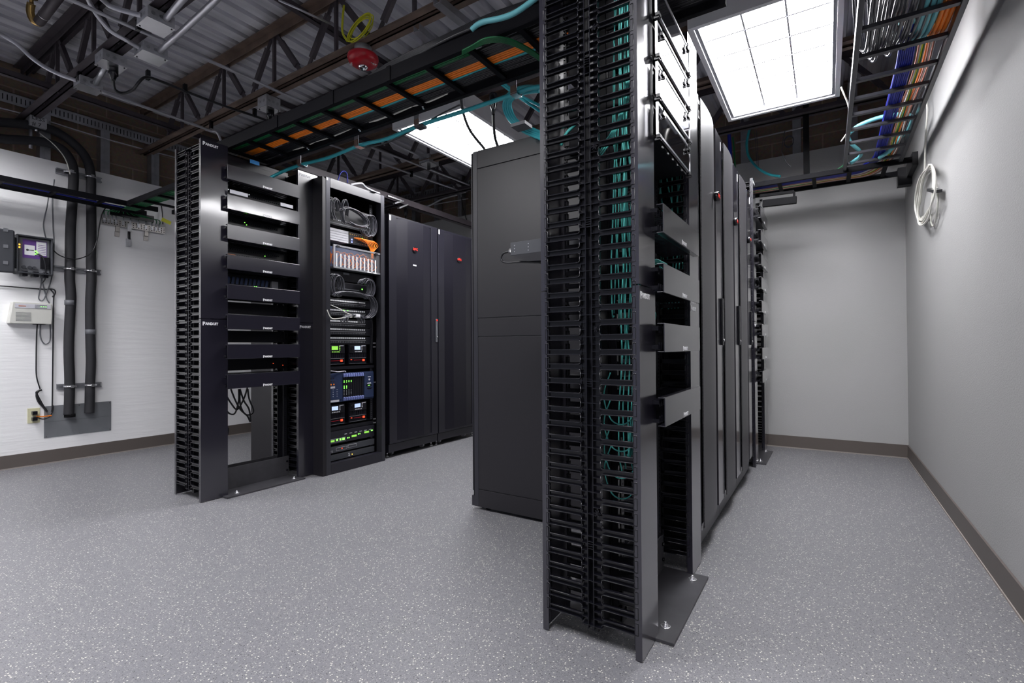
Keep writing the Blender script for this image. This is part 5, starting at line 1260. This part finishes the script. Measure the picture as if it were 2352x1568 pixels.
# outlet-height handwritten junction box
q0, q1 = at(68, 262, 1, 5.10), at(108, 298, 1, 5.10)
t = thing('junction_box', (q0.x, 5.15, q1.z), 'grey metal junction box with handwriting high on the left wall', 'junction box')
o = MB().box(q0.x, q1.x+.0, 5.10, 5.196, q1.z+.005, q0.z).build('box', M['zinc'], t, .002)
mid = ((q0.x+q1.x)/2, 5.0995, (q0.z+q1.z)/2)
text('LESS', .040, M['boxgrey'], o, (mid[0], mid[1], mid[2]+.024), bold=.0002); text('# 7', .040, M['boxgrey'], o, (mid[0]-.01, mid[1], mid[2]-.022), bold=.0002)
MB().tube([(mid[0], 5.15, q1.z+.005), (mid[0], 5.15, q1.z-.02)], .012, 10, smooth=False).build('connector', M['bright'], t)
MB().tube([(mid[0]-.03, 5.16, q1.z), (mid[0]-.03, 5.16, 2.45)], .011, 10, smooth=False).thing('wall_conduit', M['conduit'], 'vertical conduit below the handwritten box', 'conduit')

# ------------------------------------------------------------------ ceiling conduits, boxes and devices
def cbox(name, x, y, z, w, d, h, label, ko=True):
    t = thing(name, (x, y, z), label, 'junction box', 'ceiling junction boxes')
    o = MB().box(x-w/2, x+w/2, y-d/2, y+d/2, z, z+h).build('box', M['zinc'], t, .0015)
    MB().box(x-w/2-.002, x+w/2+.002, y-d/2-.002, y+d/2+.002, z-.003, z).build('cover_plate', M['bright'] if ko else M['zinc'], t)
    k = MB()
    for dx in (-.3, 0, .3):
        k.tube([(x+dx*w, y-d/2-.0008, z+h*.5), (x+dx*w, y-d/2, z+h*.5)], .010, 12, smooth=False)
    for dy in (-.2, .2): k.tube([(x-w/2-.0008, y+dy*d, z+h*.5), (x-w/2, y+dy*d, z+h*.5)], .010, 12, smooth=False)
    k.build('knockout', M['steel'], o)['kind'] = 'stuff'
    for s in (-1, 1): MB().tube([(x+s*w*.42, y-s*d*.4, z-.0055), (x+s*w*.42, y-s*d*.4, z-.003)], .004, 8, smooth=False).build('screw', M['black'], t)
    return t
cz = 2.60
B1 = at(358, 62, 2, cz); B2 = at(347, 133, 2, cz); B3 = at(255, 152, 2, cz); B4 = at(203, 205, 2, cz); B5 = at(618, 252, 2, cz)
t = cbox('junction_box', B1.x, B1.y, cz, .125, .13, .06, 'metal junction box with a speckled lid, farthest up at the top left')
t = cbox('junction_box', B2.x, B2.y, cz, .125, .12, .055, 'metal junction box where the bent conduit ends')
t = cbox('junction_box', B3.x, B3.y, cz, .12, .12, .06, 'metal junction box with a black plug in it at upper left')
t = cbox('junction_box', B4.x, B4.y, cz, .12, .115, .055, 'metal junction box nearest the left wall, on the joist')
t = cbox('junction_box', B5.x, B5.y, cz, .105, .11, .08, 'metal junction box with a black plug beside the rusty joist')
for (Bx, l) in ((B3, 'black plug hanging from the junction box at upper left'), (B5, 'black plug hanging from the box beside the rusty joist')):
    MB().lathe([(.012, -.075), (.020, -.05), (.026, -.045), (.026, 0), (.0, .0)], (Bx.x+.01, Bx.y, cz-.004), 16).thing('power_plug', M['plastic'], l, 'plug')
B6 = at(985, 378, 2, 2.66); t = cbox('junction_box', B6.x, B6.y, 2.66, .14, .13, .075, 'metal junction box beyond the smaller ceiling light')
B7 = at(1057, 440, 0, 4.5); t = cbox('junction_box', B7.x, B7.y, B7.z, .12, .12, .07, 'metal junction box above the far glossy cabinet')
def cond(label, pts, r=.0105, m='conduit', n=6): return MB().tube(pts, r, 10, n).thing('conduit', M[m], label, 'conduit', 'ceiling conduits')
CZ = 2.655
def cp(px, py, z=CZ): return at(px, py, 2, z)
cond('straight conduit crossing behind the junction boxes and the yellow coil', [cp(120, -20), cp(163, 0), cp(330, 74), cp(500, 148), cp(713, 243)], .010)
cond('conduit running from the box nearest the left wall to the black rack', [cp(232, 210, 2.63), cp(330, 245, 2.63), cp(440, 284, 2.63), cp(484, 300, 2.63), cp(500, 306, 2.61), (2.12, 4.12, 2.50)], .010)
cond('bent conduit dropping into the second junction box', [cp(195, -20, 2.75), cp(204, 2, 2.75), cp(217, 25, 2.72), cp(235, 50, 2.69), cp(256, 72, 2.66), cp(290, 92, 2.64), (B2.x-.06, B2.y, 2.63)], .0125)
cond('bent conduit sweeping to the box nearest the left wall', [cp(-25, 62, 2.8), cp(5, 80, 2.8), cp(40, 102, 2.77), cp(70, 130, 2.72), cp(100, 152, 2.68), cp(135, 170, 2.65), (B4.x-.06, B4.y, 2.63)], .0125)
cond('conduit entering the farthest junction box from the top edge', [cp(225, -12, 2.66), cp(242, 5, 2.66), cp(262, 18, 2.65), (B1.x-.06, B1.y+.01, 2.63)], .0125)
cond('thick conduit leaving the farthest junction box towards the camera', [(B1.x+.02, B1.y-.07, 2.63), cp(420, -2, 2.63), cp(440, -25, 2.63)], .0165)
cond('thick conduit rising from the second junction box to the top edge', [(B2.x+.02, B2.y-.06, 2.63), cp(440, 52, 2.61), cp(500, -4, 2.61), cp(520, -25, 2.61)], .0155)
cond('short conduit linking the two boxes nearest the left wall', [(B4.x+.02, B4.y-.055, 2.63), (B3.x+.0, B3.y+.06, 2.63)], .0155, 'steel')
cond('conduit stub from the box beside the rusty joist', [(B5.x+.05, B5.y, 2.65), cp(674, 258, 2.65)], .0105)
cond('thin conduit at the top left, left of the strobe', [cp(640, 0, 2.80), cp(760, 55, 2.80)], .006)
cond('far thin conduit above the open cabinet ending at the far box', [cp(756, 331), cp(850, 365), cp(949, 401), cp(1050, 436)], .009)
cond('far thin conduit passing the far junction box', [cp(852, 338, 2.68), cp(960, 379, 2.68), cp(1078, 425, 2.68)], .009)
cond('far thin conduit leading into the junction box beyond the smaller light', [cp(893, 324, 2.69), (B6.x-.07, B6.y, 2.70)], .010)
cond('bright conduit bowing below the far junction box', [at(930, 470, 0, 4.5), at(955, 478, 0, 4.5), at(985, 472, 0, 4.5), at(1015, 457, 0, 4.5), at(1050, 447, 0, 4.5)], .012, 'steel')
cond('thin straight conduit on the back wall under the bright bowed one', [at(945, 478, 0, 4.9), at(1075, 456, 0, 4.9)], .007)
cable('power_whip', 'black cord drooping from the upper left plug then strung along the conduit', [(B3.x+.01, B3.y, cz-.075), cp(264, 205, 2.50), cp(282, 214, 2.50), cp(305, 206, 2.52), cp(318, 190, 2.55), cp(335, 177, 2.60), cp(365, 185, 2.63), cp(440, 215, 2.63), cp(520, 245, 2.63), cp(600, 272, 2.62), cp(640, 290, 2.60)], .0085, 'blackcable')
for (px, py, l) in ((340, 176, 'black tie on the drooping cord'), (425, 207, 'black tie on the conduit at the joist'), (585, 262, 'black clamp on the conduit beside the box'), (485, 290, 'black clamp on the conduit above the left rack'), (945, 402, 'black clamp on the far thin conduit'), (985, 385, 'black clamp next to the far junction box'), (318, 62, 'black clamp at the farthest junction box'), (182, 180, 'black clamp at the box nearest the left wall')):
    q = cp(px, py, 2.64); MB().box(q.x-.010, q.x+.010, q.y-.014, q.y+.014, 2.62, 2.68).thing('beam_clamp', M['plastic'], l, 'clamp', None, .002)
cable('feed_lead', 'black cord dropping from the far box past the cabinets', [at(1060, 452, 0, 4.5), at(1064, 480, 0, 4.45), at(1077, 520, 0, 4.4)], .006, 'blackcable')
q = at(932, 480, 0, 4.2); MB().lathe([(.012, -.08), (.022, -.05), (.022, 0), (.014, .01)], (q.x, q.y, q.z), 12).thing('power_plug', M['plastic'], 'black plug above the glossy black cabinet', 'plug')
cable('feed_lead', 'black cord under the plug above the glossy black cabinet', [(q.x, q.y, q.z-.07), (q.x, q.y, q.z-.2)], .007, 'blackcable')
cable('blue_loop', 'dark blue cable loop rising above the open cabinet', [at(776, 415, 1, 3.2), at(782, 398, 1, 3.2), at(790, 393, 1, 3.2), at(797, 400, 1, 3.2), at(798, 420, 1, 3.2)], .005, 'blue')
cable('cabinet_top_cable', 'pale sleeve lying over the top of the open cabinet', [at(805, 424, 1, 3.1), at(830, 421, 1, 3.1), at(840, 430, 1, 3.1), at(860, 440, 1, 3.1), at(872, 444, 1, 3.1)], .008, 'label')
for a_, b_, l in (((889, 450), (922, 462), 'bright strut piece above the glossy cabinet'), ((905, 467), (925, 462), 'small bright clamp above the glossy cabinet'), ((915, 478), (935, 470), 'small bright bracket next to the black plug')):
    pa, pb = at(*a_, 1, 3.3), at(*b_, 1, 3.3); MB().obox(pa, pb, .03, .012).thing('strut_bracket', M['bright'], l, 'bracket')
# thick dark beam channel above the cabinets
MB().box(2.25, 4.6, 3.34, 3.40, 2.24, 2.245).box(2.25, 4.6, 3.34, 3.345, 2.24, 2.30).thing('support_channel', M['joist'], 'dark support channel running above the left row of cabinets', 'steel channel')
# fire strobe
q = at(834, 140, 0, 1.985)
t = thing('fire_strobe', (q.x, q.y, q.z), 'red round fire alarm strobe under the rusty joist', 'fire alarm')
zb = 2.682
o = MB().lathe([(.030, zb-.115), (.060, zb-.108), (.082, zb-.092), (.090, zb-.070), (.088, zb-.055), (.060, zb-.048)], (q.x, q.y, 0), 40).build('body', M['redlamp'], t)
MB().lathe([(.050, zb-.048), (.050, zb)], (q.x, q.y, 0), 24).build('back_box', M['zinc'], t)
MB().lathe([(.0, zb-.138), (.016, zb-.134), (.028, zb-.122), (.030, zb-.113)], (q.x, q.y, 0), 20).build('strobe_lens', M['chrome'], o)
rv = Vector((_R.x, _R.y, 0)).normalized(); fv = Vector((_F.x, _F.y, 0)).normalized()
for sg, rot in ((1, -.65), (-1, 1.0)):
    xa_ = rv*math.cos(rot) - fv*math.sin(rot); ya_ = -fv*math.cos(rot) - rv*math.sin(rot)
    mm = Matrix(((xa_.x, ya_.x, 0), (xa_.y, ya_.y, 0), (0, 0, -1)))
    pp = Vector((q.x, q.y, zb-.1065)) + rv*(.064*sg) - fv*(.012)
    text('FIRE', .021, M['white'], o, pp, face=mm, bold=.0003)
# yellow coil
for i in range(7):
    rr2 = random.Random(40+i); pts = []; sx_, sy_, ox_, oy_ = rr2.uniform(.72, 1.12), rr2.uniform(.82, 1.08), rr2.uniform(-5, 5), rr2.uniform(-5, 5)
    for k in range(15):
        a = 2*PI*k/14
        u_, v_ = 19*sx_*math.cos(a)+ox_, 40*sy_*math.sin(a)
        pts.append(at(829+u_*.85-v_*.55, 66+oy_+u_*.2+v_*.78, 0, 1.92+.005*i))
    cable('coil_turn', 'turn of the yellow cable coil tied to the roof joist', pts, .0034, 'yellow', 'yellow cable coil on the roof joist', 6, 3)
for i in range(2): cable('yellow_lead', 'yellow cable rising from the coil to the deck', [at(797+3*i, 95, 0, 1.93), at(786+2*i, 75, 0, 1.94), at(786+2*i, 45, 0, 1.95), at(789+2*i, 12, 0, 1.96)], .0042, 'yellow', 'yellow leads above the coil')
# sprinkler pipe at the upper left
t = thing('sprinkler_pipe', tuple(at(100, 30, 2, 2.85)), 'dark sprinkler pipe end with a brass head at the top left corner', 'sprinkler pipe')
a, b = at(90, 50, 2, 2.85), at(150, -30, 2, 2.85)
o = MB().tube([a, b], .026, 16, smooth=False).build('pipe', M['joist'], t); d = (b-a).normalized(); c = a+d*.10
MB().tube([c, c+d*.006], .028, 16, smooth=False).build('joint_ring', M['bright'], o)
e = a-d*.02
f = MB().tube([a, e, e+Vector((-.02, .01, .01)), e+Vector((-.035, .0, .05)), e+Vector((-.035, -.02, .09))], .020, 12, 3); f.build('elbow', M['brass'], t)
g_ = e+Vector((-.035, -.02, .09)); MB().lathe([(.010, 0), (.010, .03), (.030, .034), (.030, .040), (.006, .046)], (g_.x, g_.y, g_.z), 16).build('sprinkler_head', M['brass'], t)
# black cable loops under the left rack
for i, pts in enumerate(([(518, 905), (530, 925), (545, 940), (560, 915), (568, 890)], [(530, 893), (540, 918), (552, 940), (568, 955), (575, 968), (572, 940), (560, 920), (551, 893)], [(551, 893), (552, 930), (565, 952), (582, 945), (572, 915), (569, 893)], [(518, 940), (528, 950), (540, 948), (548, 920), (548, 893)], [(516, 975), (524, 985), (522, 998), (516, 999)])):
    cable('cord_loop', 'black cord looping down behind the open bottom of the left rack', [at(px, py, 1, 3.42) for px, py in pts], .0055, 'blackcable', 'black cord loops in the left rack', 6)
# small blue label and clutter on top of the left rack
q = at(585, 373, 1, 3.10); MB().box(q.x-.03, q.x+.03, 3.098, 3.102, q.z-.012, q.z+.012).thing('rack_label', M['cyanlabel'], 'small blue label at the top of the left rack', 'label')
t = make_switch(1.632, 2.048, LY+.10, 2.04, 2.10, .2, 'dark unit at the very top of the left rack under the tray', [], False)

# ------------------------------------------------------------------ world and render look
w = bpy.data.worlds.new('world'); w.use_nodes = True; w.node_tree.nodes['Background'].inputs[0].default_value = (.78, .82, 1.0, 1); w.node_tree.nodes['Background'].inputs[1].default_value = .12
S.world = w
S.view_settings.view_transform = 'Standard'; S.view_settings.look = 'None'; S.view_settings.gamma = 1; S.view_settings.use_curve_mapping = False
S.view_settings.exposure = 1.15
for o in bpy.data.objects:
    if '_o' in o: del o['_o']
